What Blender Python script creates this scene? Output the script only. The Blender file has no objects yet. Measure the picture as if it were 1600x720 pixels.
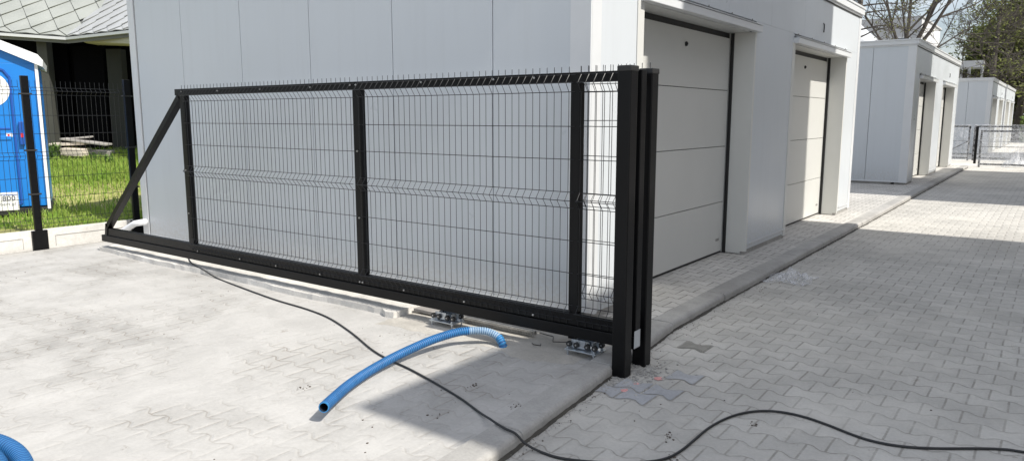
import bpy, bmesh, math, random
from mathutils import Vector, Matrix, noise
random.seed(7)
C = bpy.context.scene.collection
R = math.radians
YAW = R(36.40)
H = 1.416
SUN_EL, DRIFT = R(49), 0.02           # light travels towards -x, drifting slightly to +y

# ------------------------------------------------------------------ materials
def mat(name, col, rough=0.6, metal=0.0, spec=0.5, noise_amt=0.0, noise_scale=4.0, bump=0.0, bump_scale=20.0, emit=None, alpha=None):
    m = bpy.data.materials.new(name); m.use_nodes = True
    nt = m.node_tree; b = nt.nodes['Principled BSDF']
    b.inputs['Base Color'].default_value = (*col, 1)
    b.inputs['Roughness'].default_value = rough
    b.inputs['Metallic'].default_value = metal
    b.inputs['Specular IOR Level'].default_value = spec
    tc = nt.nodes.new('ShaderNodeTexCoord')
    if noise_amt:
        n = nt.nodes.new('ShaderNodeTexNoise'); n.inputs['Scale'].default_value = noise_scale
        n.inputs['Detail'].default_value = 6; n.inputs['Roughness'].default_value = .6
        nt.links.new(tc.outputs['Object'], n.inputs['Vector'])
        r = nt.nodes.new('ShaderNodeMapRange'); r.inputs['From Min'].default_value = .3; r.inputs['From Max'].default_value = .7
        r.inputs['To Min'].default_value = 1 - noise_amt; r.inputs['To Max'].default_value = 1 + noise_amt
        nt.links.new(n.outputs['Fac'], r.inputs['Value'])
        x = nt.nodes.new('ShaderNodeVectorMath'); x.operation = 'SCALE'; x.inputs[0].default_value = col
        nt.links.new(r.outputs[0], x.inputs['Scale']); nt.links.new(x.outputs[0], b.inputs['Base Color'])
    if bump:
        n2 = nt.nodes.new('ShaderNodeTexNoise'); n2.inputs['Scale'].default_value = bump_scale; n2.inputs['Detail'].default_value = 3
        nt.links.new(tc.outputs['Object'], n2.inputs['Vector'])
        bp = nt.nodes.new('ShaderNodeBump'); bp.inputs['Strength'].default_value = bump; bp.inputs['Distance'].default_value = .01
        nt.links.new(n2.outputs['Fac'], bp.inputs['Height']); nt.links.new(bp.outputs[0], b.inputs['Normal'])
    return m

class G:
    """tiny node-graph helper"""
    def __init__(s, nt): s.nt = nt
    def m(s, op, a, b=None, c=None):
        n = s.nt.nodes.new('ShaderNodeMath'); n.operation = op
        for i, v in enumerate((a, b, c)):
            if v is None: continue
            if isinstance(v, (int, float)): n.inputs[i].default_value = v
            else: s.nt.links.new(v, n.inputs[i])
        return n.outputs[0]
    def ramp(s, v, a, b, lo=0., hi=1.):
        n = s.nt.nodes.new('ShaderNodeMapRange'); n.interpolation_type = 'SMOOTHSTEP'
        s.nt.links.new(v, n.inputs['Value'])
        for k, q in (('From Min', a), ('From Max', b), ('To Min', lo), ('To Max', hi)): n.inputs[k].default_value = q
        return n.outputs[0]
    def noise(s, vec, sc, det=5, rough=.55, dist=0):
        n = s.nt.nodes.new('ShaderNodeTexNoise'); n.inputs['Scale'].default_value = sc
        n.inputs['Detail'].default_value = det; n.inputs['Roughness'].default_value = rough; n.inputs['Distortion'].default_value = dist
        s.nt.links.new(vec, n.inputs['Vector']); return n.outputs['Fac']
    def mix(s, f, a, b):
        n = s.nt.nodes.new('ShaderNodeMix'); n.data_type = 'RGBA'
        for k, v in ((0, f), (6, a), (7, b)):
            if isinstance(v, (int, float)): n.inputs[k].default_value = v
            elif isinstance(v, tuple): n.inputs[k].default_value = (*v, 1)
            else: s.nt.links.new(v, n.inputs[k])
        return n.outputs[2]

PL, PW, PA = .172, .140, .13
def paver_material(name, base, dust_col, joint_col, dust_lo, dust_hi, L=PL, W=PW, tone=.07, rot=0., jdark=.75, stain=.35, dmix=.95):
    """bone-shaped interlocking concrete blocks, half under cement dust"""
    m = bpy.data.materials.new(name); m.use_nodes = True; nt = m.node_tree; g = G(nt)
    b = nt.nodes['Principled BSDF']; b.inputs['Roughness'].default_value = .93; b.inputs['Specular IOR Level'].default_value = .25
    tc = nt.nodes.new('ShaderNodeTexCoord'); mp = nt.nodes.new('ShaderNodeMapping'); mp.inputs['Rotation'].default_value[2] = rot
    nt.links.new(tc.outputs['Object'], mp.inputs['Vector']); V = mp.outputs[0]
    # slight laying error
    wob = nt.nodes.new('ShaderNodeTexNoise'); wob.inputs['Scale'].default_value = 1.7; nt.links.new(V, wob.inputs['Vector'])
    sb = nt.nodes.new('ShaderNodeVectorMath'); sb.operation = 'SUBTRACT'; nt.links.new(wob.outputs['Color'], sb.inputs[0]); sb.inputs[1].default_value = (.5, .5, .5)
    sc = nt.nodes.new('ShaderNodeVectorMath'); sc.operation = 'SCALE'; nt.links.new(sb.outputs[0], sc.inputs[0]); sc.inputs['Scale'].default_value = .022
    ad = nt.nodes.new('ShaderNodeVectorMath'); ad.operation = 'ADD'; nt.links.new(V, ad.inputs[0]); nt.links.new(sc.outputs[0], ad.inputs[1])
    sx = nt.nodes.new('ShaderNodeSeparateXYZ'); nt.links.new(ad.outputs[0], sx.inputs[0])
    x = g.m('DIVIDE', sx.outputs[0], L); y = g.m('DIVIDE', sx.outputs[1], W)
    T = g.m('COSINE', g.m('MULTIPLY', x, 2 * math.pi)); T = g.m('MAXIMUM', g.m('MINIMUM', g.m('MULTIPLY', T, 1.3), 1.), -1.)
    cy = g.m('COSINE', g.m('MULTIPLY', y, math.pi))
    y2 = g.m('SUBTRACT', y, g.m('MULTIPLY', g.m('MULTIPLY', T, cy), PA))
    row = g.m('FLOOR', y2); fy = g.m('SUBTRACT', y2, row)
    dy = g.m('MULTIPLY', g.m('MINIMUM', fy, g.m('SUBTRACT', 1., fy)), W)
    par = g.m('FLOORED_MODULO', row, 2.)
    xs = g.m('ADD', x, g.m('ADD', g.m('MULTIPLY', par, .5), .5))
    # in row 0 the upper joint dips at x = .5 -> block centre there
    col = g.m('FLOOR', xs); fx = g.m('SUBTRACT', xs, col)
    dx = g.m('MULTIPLY', g.m('MINIMUM', fx, g.m('SUBTRACT', 1., fx)), L)
    d = g.m('MINIMUM', dx, dy)
    fine = g.noise(V, 60, 3, .7); jn = g.noise(V, 9, 3, .6)
    dj = g.m('ADD', d, g.m('MULTIPLY', g.m('SUBTRACT', fine, .5), .006))
    joint = g.ramp(dj, .0025, .0075, 1., 0.)
    edge = g.ramp(dj, .004, .022, 1., 0.)
    cm = nt.nodes.new('ShaderNodeCombineXYZ'); nt.links.new(col, cm.inputs[0]); nt.links.new(row, cm.inputs[1])
    wn = nt.nodes.new('ShaderNodeTexWhiteNoise'); nt.links.new(cm.outputs[0], wn.inputs['Vector'])
    big = g.noise(V, .55, 6, .6, .3); mid = g.noise(V, 3.1, 7, .65, .5); dustn = g.noise(V, 1.1, 9, .68, .8)
    tn = g.m('ADD', 1 - tone, g.m('MULTIPLY', wn.outputs['Value'], 2 * tone))
    tn = g.m('MULTIPLY', tn, g.ramp(big, .3, .7, .88, 1.1))
    tn = g.m('MULTIPLY', tn, g.ramp(mid, .3, .7, .92, 1.07))
    tn = g.m('MULTIPLY', tn, g.ramp(fine, .25, .75, .93, 1.06))
    vs = nt.nodes.new('ShaderNodeVectorMath'); vs.operation = 'SCALE'; vs.inputs[0].default_value = base; nt.links.new(tn, vs.inputs['Scale'])
    dust = g.ramp(dustn, dust_lo, dust_hi)
    c1 = vs.outputs[0]
    jf = g.m('MULTIPLY', joint, g.ramp(jn, .3, .6, jdark * .5, jdark))
    c2 = g.mix(jf, c1, joint_col)
    # dust buries joints
    dv = nt.nodes.new('ShaderNodeVectorMath'); dv.operation = 'SCALE'; dv.inputs[0].default_value = dust_col
    nt.links.new(g.m('MULTIPLY', g.ramp(mid, .3, .7, .9, 1.06), g.ramp(fine, .2, .8, .95, 1.04)), dv.inputs['Scale'])
    c3 = g.mix(g.m('MULTIPLY', dust, dmix), c2, dv.outputs[0])
    # bits of darker stain and brown soil
    st = g.ramp(g.noise(V, 4.2, 9, .8, 1.6), .60, .68)
    c4 = g.mix(g.m('MULTIPLY', st, stain), c3, (.17, .135, .10))
    st2 = g.ramp(g.noise(V, 15, 6, .8, .8), .66, .71)
    c5 = g.mix(g.m('MULTIPLY', st2, .55), c4, (.09, .08, .07))
    nt.links.new(c5, b.inputs['Base Color'])
    hgt = g.m('MULTIPLY', g.m('SUBTRACT', 1., edge), g.m('SUBTRACT', 1., g.m('MULTIPLY', dust, .8)))
    hgt = g.m('ADD', hgt, g.m('MULTIPLY', fine, .25)); hgt = g.m('ADD', hgt, g.m('MULTIPLY', g.m('MULTIPLY', mid, dust), .8))
    bp = nt.nodes.new('ShaderNodeBump'); bp.inputs['Strength'].default_value = .55; bp.inputs['Distance'].default_value = .006
    nt.links.new(hgt, bp.inputs['Height']); nt.links.new(bp.outputs[0], b.inputs['Normal'])
    return m

def concrete(name, col, stain=(.16, .15, .13), amt=.5, joint=None):
    m = bpy.data.materials.new(name); m.use_nodes = True; nt = m.node_tree; g = G(nt)
    b = nt.nodes['Principled BSDF']; b.inputs['Roughness'].default_value = .9; b.inputs['Specular IOR Level'].default_value = .3
    tc = nt.nodes.new('ShaderNodeTexCoord'); V = tc.outputs['Object']
    a = g.noise(V, 1.6, 8, .65, .4); f = g.noise(V, 70, 3, .7); c = g.noise(V, 8, 6, .7, .6)
    t = g.m('MULTIPLY', g.ramp(a, .3, .7, .82, 1.12), g.m('MULTIPLY', g.ramp(f, .2, .8, .9, 1.08), g.ramp(c, .3, .7, .93, 1.06)))
    vs = nt.nodes.new('ShaderNodeVectorMath'); vs.operation = 'SCALE'; vs.inputs[0].default_value = col; nt.links.new(t, vs.inputs['Scale'])
    cc = g.mix(g.m('MULTIPLY', g.ramp(g.noise(V, 4.5, 8, .75, 1.), .58, .72), amt), vs.outputs[0], stain)
    nt.links.new(cc, b.inputs['Base Color'])
    bp = nt.nodes.new('ShaderNodeBump'); bp.inputs['Strength'].default_value = .5; bp.inputs['Distance'].default_value = .004
    nt.links.new(g.m('ADD', f, g.m('MULTIPLY', c, 2.)), bp.inputs['Height']); nt.links.new(bp.outputs[0], b.inputs['Normal'])
    return m

def foliage(name, ca, cb, transl=.25):
    m = bpy.data.materials.new(name); m.use_nodes = True; nt = m.node_tree; g = G(nt)
    b = nt.nodes['Principled BSDF']; b.inputs['Roughness'].default_value = .6; b.inputs['Specular IOR Level'].default_value = .2
    tc = nt.nodes.new('ShaderNodeTexCoord')
    f = g.ramp(g.noise(tc.outputs['Object'], 3.3, 5, .8), .3, .7)
    c = g.mix(f, ca, cb); nt.links.new(c, b.inputs['Base Color'])
    t = nt.nodes.new('ShaderNodeBsdfTranslucent'); nt.links.new(c, t.inputs[0])
    mx = nt.nodes.new('ShaderNodeMixShader'); mx.inputs[0].default_value = transl
    nt.links.new(b.outputs[0], mx.inputs[1]); nt.links.new(t.outputs[0], mx.inputs[2])
    nt.links.new(mx.outputs[0], nt.nodes['Material Output'].inputs[0])
    return m

def film_material(name, clear=.62):
    m = bpy.data.materials.new(name); m.use_nodes = True; nt = m.node_tree; g = G(nt)
    b = nt.nodes['Principled BSDF']; b.inputs['Base Color'].default_value = (.86, .88, .92, 1); b.inputs['Roughness'].default_value = .18
    tr = nt.nodes.new('ShaderNodeBsdfTransparent'); mx = nt.nodes.new('ShaderNodeMixShader')
    tc = nt.nodes.new('ShaderNodeTexCoord'); n = g.noise(tc.outputs['Object'], 14, 4, .6, 1.)
    nt.links.new(g.ramp(n, .35, .7, 1 - clear + .1, 1 - clear - .22), mx.inputs[0])
    nt.links.new(tr.outputs[0], mx.inputs[1]); nt.links.new(b.outputs[0], mx.inputs[2])
    nt.links.new(mx.outputs[0], nt.nodes['Material Output'].inputs[0])
    return m

def panel_material():
    m = bpy.data.materials.new('white_panel'); m.use_nodes = True; nt = m.node_tree; g = G(nt)
    b = nt.nodes['Principled BSDF']
    tc = nt.nodes.new('ShaderNodeTexCoord'); V = tc.outputs['Object']
    sp = nt.nodes.new('ShaderNodeSeparateXYZ'); nt.links.new(V, sp.inputs[0])
    mp = nt.nodes.new('ShaderNodeMapping'); mp.inputs['Scale'].default_value = (5, 5, .35); nt.links.new(V, mp.inputs['Vector'])
    streak = g.ramp(g.noise(mp.outputs[0], 2.2, 6, .6), .45, .75); blot = g.noise(V, 1.1, 5, .6)
    fine = g.noise(V, 30, 5, .75)
    splash = g.m('MULTIPLY', g.ramp(g.m('ADD', sp.outputs[2], g.m('MULTIPLY', blot, .35)), .22, .62, 1., 0.), g.ramp(fine, .35, .7))
    c = g.mix(g.m('MULTIPLY', streak, .10), (.62, .655, .685), (.47, .48, .48))
    c = g.mix(g.m('MULTIPLY', splash, .5), c, (.47, .44, .39))
    nt.links.new(c, b.inputs['Base Color'])
    nt.links.new(g.ramp(blot, .3, .7, .27, .40), b.inputs['Roughness'])
    bp = nt.nodes.new('ShaderNodeBump'); bp.inputs['Strength'].default_value = .22; bp.inputs['Distance'].default_value = .01
    mp2 = nt.nodes.new('ShaderNodeMapping'); mp2.inputs['Scale'].default_value = (1.6, 1.6, .5); nt.links.new(V, mp2.inputs['Vector'])
    nt.links.new(g.noise(mp2.outputs[0], 1.5, 2, .4), bp.inputs['Height']); nt.links.new(bp.outputs[0], b.inputs['Normal'])
    return m

M = dict(
    panel=panel_material(),
    trim=mat('white_trim', (.69, .705, .715), .3, noise_amt=.03, noise_scale=3),
    door=mat('door_skin', (.63, .63, .60), .42, noise_amt=.02, noise_scale=1.5, bump=.15, bump_scale=140),
    reveal=mat('reveal_sheet', (.66, .66, .63), .4, noise_amt=.03, noise_scale=2),
    gap=mat('dark_gap', (.03, .03, .03), .8),
    rubber=mat('black_rubber', (.018, .018, .018), .55),
    roofm=mat('roof_sheet', (.5, .5, .5), .5, noise_amt=.1),
    black=mat('black_powder_coat', (.004, .004, .0045), .38, spec=.22, noise_amt=.15, noise_scale=6, bump=.06, bump_scale=300),
    wire=mat('black_wire', (.008, .009, .011), .4, spec=.45),
    zinc=mat('zinc_plate', (.52, .56, .60), .33, metal=.85, noise_amt=.15, noise_scale=30),
    galv=mat('galvanised_steel', (.36, .35, .33), .5, metal=.5, noise_amt=.25, noise_scale=25),
    screw=mat('bright_screw', (.5, .5, .5), .3, metal=.8),
    plate=mat('label_plate', (.55, .58, .60), .4, metal=.3, noise_amt=.05, noise_scale=60),
    hose=mat('blue_hose', (.035, .215, .47), .36, spec=.5, noise_amt=.1, noise_scale=9),
    hosew=mat('dusty_blue_hose', (.25, .36, .47), .55, noise_amt=.2, noise_scale=20),
    hoseg_shade=mat('hose_groove_shade', (.010, .075, .22), .6, noise_amt=.2, noise_scale=20),  # shade between the ribs put into a darker blue
    hosein=mat('hose_inside', (.01, .02, .04), .7),
    cable=mat('cable_rubber', (.018, .019, .02), .5),
    blue=mat('toilet_blue', (.008, .19, .60), .35, noise_amt=.04, noise_scale=3),
    blued=mat('toilet_dark_blue', (.01, .08, .36), .4),
    white=mat('white_plastic', (.80, .81, .82), .35, noise_amt=.03, noise_scale=5),
    sticker=mat('sticker_white', (.82, .82, .80), .4),
    ink=mat('ink_dark', (.10, .11, .15), .5), inkp=mat('ink_purple', (.10, .10, .36), .5), red=mat('red_mark', (.7, .03, .04), .4),
    plinth=concrete('plinth_concrete', (.64, .62, .58), amt=.12),
    kerb=concrete('kerb_concrete', (.39, .38, .36), amt=.35),
    slab=concrete('slab_concrete', (.66, .64, .60), (.3, .27, .22), .3),
    soilb=concrete('trench_sand', (.48, .455, .41), (.3, .25, .2), .5),
    farpave=concrete('far_paving', (.62, .60, .55), amt=.25),
    dirt=mat('earth', (.12, .10, .07), .95, noise_amt=.35, noise_scale=1.2),
    crumb=mat('soil_crumb', (.10, .085, .07), .95, noise_amt=.4, noise_scale=40),
    gravel=mat('pale_gravel', (.36, .35, .33), .95, noise_amt=.3, noise_scale=40),
    pink=mat('pink_marker_paint', (.72, .36, .34), .8, noise_amt=.2, noise_scale=60),
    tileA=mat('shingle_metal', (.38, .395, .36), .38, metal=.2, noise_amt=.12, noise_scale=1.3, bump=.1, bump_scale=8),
    tileB_lit=mat('shingle_metal_lit_side', (.52, .53, .53), .33, metal=.25, noise_amt=.12, noise_scale=1.3),  # same shingles, bright reflection of this plane put into a lighter colour
    darkwall=mat('charcoal_wall', (.004, .004, .005), .95, spec=.05, noise_amt=.3, noise_scale=2),
    greypost=mat('grey_pillar', (.06, .062, .054), .7, noise_amt=.1, noise_scale=3),
    soffit=mat('cream_soffit', (.42, .41, .31), .6),
    wood=mat('pale_board', (.62, .55, .47), .8, noise_amt=.2, noise_scale=7),
    woodg=mat('grey_board', (.33, .31, .29), .8, noise_amt=.2, noise_scale=7),
    bark=mat('dark_bark', (.075, .065, .055), .9, noise_amt=.3, noise_scale=8),
    barkl=mat('grey_bark', (.10, .085, .07), .9, noise_amt=.3, noise_scale=8),
    render=mat('pale_render', (.62, .62, .62), .8, noise_amt=.05, noise_scale=1),
    glass=mat('window_glass', (.05, .07, .09), .08, spec=.8),
    grass=foliage('grass_blade', (.19, .34, .045), (.38, .47, .11), .35),
    leafo=foliage('olive_leaf', (.14, .17, .05), (.28, .30, .10), .4),
    leafd=foliage('dark_leaf', (.08, .105, .03), (.17, .185, .06), .3),
    leafb=foliage('bud_leaf', (.10, .11, .035), (.18, .18, .08), .3),
    weed=foliage('weed_leaf', (.10, .20, .04), (.22, .32, .10), .3),
    film=film_material('clear_film', .70), filmb=film_material('wrap_film', .72),
    road=paver_material('road_pavers', (.49, .475, .44), (.54, .52, .475), (.20, .185, .16), .46, .72, jdark=.66, stain=.45, dmix=.85),
    yard=paver_material('yard_pavers', (.39, .38, .36), (.465, .455, .435), (.19, .165, .135), .34, .58, jdark=.62, stain=.50),
    walk=paver_material('walk_pavers', (.52, .505, .475), (.56, .54, .50), (.15, .14, .125), .52, .75, jdark=.85, stain=.15),
)

# ------------------------------------------------------------------ mesh helpers
def tag(o, label=None, cat=None, group=None, kind=None):
    if label: o['label'] = label
    if cat: o['category'] = cat
    if group: o['group'] = group
    if kind: o['kind'] = kind
    return o

class MB:
    def __init__(s): s.v = []; s.f = []; s.sm = []; s.mi = []; s.cur = 0
    def add(s, vs, fs, smooth=False):
        k = len(s.v); s.v += [tuple(p) for p in vs]; s.f += [tuple(i + k for i in f) for f in fs]
        s.sm += [smooth] * len(fs); s.mi += [s.cur] * len(fs); return s
    def box(s, x0, x1, y0, y1, z0, z1):
        if x0 > x1: x0, x1 = x1, x0
        if y0 > y1: y0, y1 = y1, y0
        return s.add([(x0,y0,z0),(x1,y0,z0),(x1,y1,z0),(x0,y1,z0),(x0,y0,z1),(x1,y0,z1),(x1,y1,z1),(x0,y1,z1)],
                     [(0,3,2,1),(4,5,6,7),(0,1,5,4),(1,2,6,5),(2,3,7,6),(3,0,4,7)])
    def cbox(s, x0, x1, y0, y1, z0, z1, c=.004):
        """box with chamfered edges"""
        bm = bmesh.new(); r = bmesh.ops.create_cube(bm, size=1)
        bmesh.ops.scale(bm, vec=(abs(x1-x0), abs(y1-y0), abs(z1-z0)), verts=bm.verts)
        bmesh.ops.translate(bm, vec=((x0+x1)/2, (y0+y1)/2, (z0+z1)/2), verts=bm.verts)
        bmesh.ops.bevel(bm, geom=bm.edges[:], offset=c, segments=2, affect='EDGES', profile=.6)
        s.bm(bm); return s
    def bm(s, bm, smooth=False):
        bm.verts.index_update()
        s.add([v.co[:] for v in bm.verts], [[v.index for v in f.verts] for f in bm.faces], smooth); bm.free(); return s
    def quad(s, *p): return s.add(p, [tuple(range(len(p)))])
    def tube(s, pts, r, n=6, cap=True, smooth=True, rs=None):
        pts = [Vector(p) for p in pts]; m = len(pts); vs = []; fs = []
        t0 = (pts[1]-pts[0]).normalized(); u = t0.orthogonal().normalized()
        for i, p in enumerate(pts):
            t = (pts[min(i+1, m-1)] - pts[max(i-1, 0)]).normalized()
            u = (u - t*u.dot(t)).normalized(); w = t.cross(u); rr = rs[i] if rs else r
            for k in range(n):
                a = 2*math.pi*(k+.5)/n; vs.append(p + (u*math.cos(a) + w*math.sin(a))*rr)
        for i in range(m-1):
            for k in range(n): fs.append((i*n+k, i*n+(k+1)%n, (i+1)*n+(k+1)%n, (i+1)*n+k))
        if cap: fs.append(tuple(range(n-1, -1, -1))); fs.append(tuple((m-1)*n+k for k in range(n)))
        return s.add(vs, fs, smooth)
    def cyl(s, a, b, r, n=16): return s.tube([a, b], r, n, smooth=False)
    def bar(s, a, b, w, d, up=(0, 0, 1)):
        """rectangular bar a->b, w across in the plane of 'up', d in depth"""
        a, b = Vector(a), Vector(b); t = (b-a).normalized(); q = t.cross(Vector(up)).normalized(); p = q.cross(t)
        vs = [e + p*sx*w/2 + q*sy*d/2 for e in (a, b) for sx, sy in ((-1,-1),(1,-1),(1,1),(-1,1))]
        return s.add(vs, [(0,1,2,3),(7,6,5,4),(0,4,5,1),(1,5,6,2),(2,6,7,3),(3,7,4,0)])
    def build(s, name, m, parent=None, origin=None):
        if origin is not None: o = Vector(origin)
        elif parent is not None: o = ORG.get(parent.name, Vector((0, 0, 0)))
        else: o = Vector((0, 0, 0))
        me = bpy.data.meshes.new(name)
        me.from_pydata([(v[0]-o.x, v[1]-o.y, v[2]-o.z) for v in s.v], [], s.f)
        ms = m if isinstance(m, (list, tuple)) else [m]
        for q in ms: me.materials.append(q)
        me.polygons.foreach_set('use_smooth', s.sm); me.polygons.foreach_set('material_index', s.mi); me.update()
        ob = bpy.data.objects.new(name, me); C.objects.link(ob)
        if parent is not None: ob.parent = parent; ORG[ob.name] = o
        else: ob.location = o; ORG[ob.name] = o
        return ob
ORG = {}
def empty(name, loc, rz=0, local=False):
    """Empty at a thing's base.  Meshes built under it are given in world axes unless local=True"""
    o = bpy.data.objects.new(name, None); C.objects.link(o); o.location = loc; o.rotation_euler[2] = rz
    o.empty_display_size = .2
    ORG[o.name] = Vector((0, 0, 0)) if local else Vector(loc)
    return o
def copy_tree(o, parent=None):
    c = o.copy(); C.objects.link(c)
    if parent is not None: c.parent = parent
    for ch in list(o.children): copy_tree(ch, c)
    return c

# ------------------------------------------------------------------ ground
def sheet(name, poly, z, m, cut=None):
    bm = bmesh.new(); f = bm.faces.new([bm.verts.new((x, y, z)) for x, y in poly])
    if f.normal.z < 0: f.normal_flip()
    mb = MB(); mb.bm(bm); return tag(mb.build(name, m), kind='structure')

tag(MB().quad((-400, -300, -.012), (400, -300, -.012), (400, 900, -.012), (-400, 900, -.012)).build('ground', M['dirt']), kind='structure')
KX = [(-1.60, -2.5), (-1.64, 0.), (-1.68, 1.2), (-1.77, 2.4), (-1.88, 3.5), (-1.975, 4.5), (-1.99, 5.5), (-1.995, 10.), (-2.05, 25.)]   # road-side foot of the kerb
sheet('road', [(-1.7, -2.5), (-1.75, 2.), (-2., 3.6), (-2.15, 5), (-2.2, 24.9), (3., 24.9), (3., -2.5)], 0., M['road'])
sheet('far_road', [(-9, 24.9), (-9, 70), (12, 70), (12, 24.9)], .0, M['farpave'])
sheet('far_lane', [(-1.6, 30.5), (-1.2, 60), (3, 60), (3, 30.5)], .012, M['road'])
KW = .15
ins = [(x-KW, y) for x, y in KX]
yz = .03
sheet('yard', [(-8.6, -2.5)] + [p for p in ins if p[1] <= 3.6] + [(-2.10, 4.10), (-8.6, 4.10)], yz, M['yard'])
sheet('sidewalk', [(-8.9, 4.10)] + [(-2.10, 4.10)] + [p for p in ins if p[1] > 4.2 and p[1] < 25] + [(-2.2, 25), (-8.9, 25)], .05, M['walk'])
# kerb: one stone per metre with soft arrises
kb = MB()
def kpos(y):
    for (x0, y0), (x1, y1) in zip(KX, KX[1:]):
        if y0 <= y <= y1: return x0 + (x1-x0)*(y-y0)/(y1-y0)
    return KX[-1][0]
y = -2.5
while y < 24.9:
    y1 = min(y + 1.0, 24.92) - .006
    zt = .064 if y > 4 else .060
    zt += random.uniform(-.002, .002); ox = random.uniform(-.003, .003)
    prof = [(0, -.03), (0, zt-.022), (-.004, zt-.012), (-.012, zt-.005), (-.022, zt-.001), (-.034, zt), (-KW, zt), (-KW, -.03)]
    vs = []; n = len(prof)
    for yy in (y, y+.004, y1-.004, y1):
        inset = .003 if yy in (y, y1) else 0
        for px, pz in prof: vs.append((kpos(yy)+px+ox, yy, pz-inset))
    fs = [(i*n+k, (i+1)*n+k, (i+1)*n+(k+1) % n, i*n+(k+1) % n) for i in range(3) for k in range(n)]
    fs += [tuple(range(n)), tuple(3*n+k for k in range(n-1, -1, -1))]
    kb.add(vs, fs, False); y += 1.0
tag(kb.build('kerb', M['kerb']), kind='structure')
# earth at the kerb foot, darkened to stand for the kerb face's shade too
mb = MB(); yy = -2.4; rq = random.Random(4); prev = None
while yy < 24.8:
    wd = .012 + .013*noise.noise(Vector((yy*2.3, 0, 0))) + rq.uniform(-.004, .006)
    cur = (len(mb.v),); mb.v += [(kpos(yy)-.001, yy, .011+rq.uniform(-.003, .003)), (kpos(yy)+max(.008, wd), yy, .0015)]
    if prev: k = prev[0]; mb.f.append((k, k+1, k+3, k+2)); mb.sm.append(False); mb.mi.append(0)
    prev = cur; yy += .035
tag(mb.build('kerb_dirt_shade', mat('kerb_soil_shade', (.07, .065, .055), .95, noise_amt=.3, noise_scale=9)), kind='structure')

# lawn behind the fence: level by the fence, rising to the dark building
def lawn_z(x, y):
    D = -x*math.sin(YAW) + y*math.cos(YAW)
    t = max(0., min(1., (D-9.6)/(14.2-9.6)))
    return .20 + .55*t + .03*noise.noise(Vector((x*.8, y*.8, 0)))
mb = MB(); N = 60
for i in range(N+1):
    for j in range(N+1):
        x = -24 + (24-8.75)*i/N; yv = -4 + 22*j/N
        mb.v.append((x, yv, lawn_z(x, yv)))
for i in range(N):
    for j in range(N):
        k = i*(N+1)+j; mb.f.append((k, k+N+1, k+N+2, k+1)); mb.sm.append(True); mb.mi.append(0)
lawnm = concrete('lawn_soil', (.34, .33, .12), (.22, .17, .10), .6)
tag(mb.build('lawn_ground', lawnm), kind='structure')
# grass blades
gb = MB(); rg = random.Random(3)
def blade(mb, x, y, z, h, w, lean=.4):
    a = rg.uniform(0, 6.283); b = rg.uniform(0, 6.283); dx, dy = math.cos(a)*w, math.sin(a)*w
    lx, ly = math.cos(b)*h*lean*rg.random(), math.sin(b)*h*lean*rg.random()
    mb.add([(x-dx, y-dy, z), (x+dx, y+dy, z), (x+lx*.4+dx*.7, y+ly*.4+dy*.7, z+h*.6), (x+lx*.4-dx*.7, y+ly*.4-dy*.7, z+h*.6), (x+lx, y+ly, z+h)],
           [(0, 1, 2, 3), (3, 2, 4)])
ca, sa = math.cos(YAW), math.sin(YAW)
def loc(a, D): return (a*ca - D*sa, a*sa + D*ca)
for k in range(26000):
    D = 8.0 + 6.1*rg.random()**.8; a = rg.uniform(-.72, -.44)*D
    x, yv = loc(a, D)
    if x > -8.80: continue
    patch = noise.noise(Vector((x*.55, yv*.9, 3.)))
    thin = 1.0 if D > 11.3 else (.14 if 9.9 < D < 10.9 else .35) + .5*max(0, patch)
    if rg.random() > thin + (.35 if D < 9.6 else 0): continue
    h = (.05 + .06*rg.random()) * (1.55 if D > 11.5 else .8)
    if -6.2 < a < -4.9 and 8.9 < D < 10.2: h *= 1.5
    blade(gb, x, yv, lawn_z(x, yv)-.01, h, .006 + .004*rg.random(), .8)
tag(gb.build('grass', M['grass']), kind='stuff')

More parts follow.
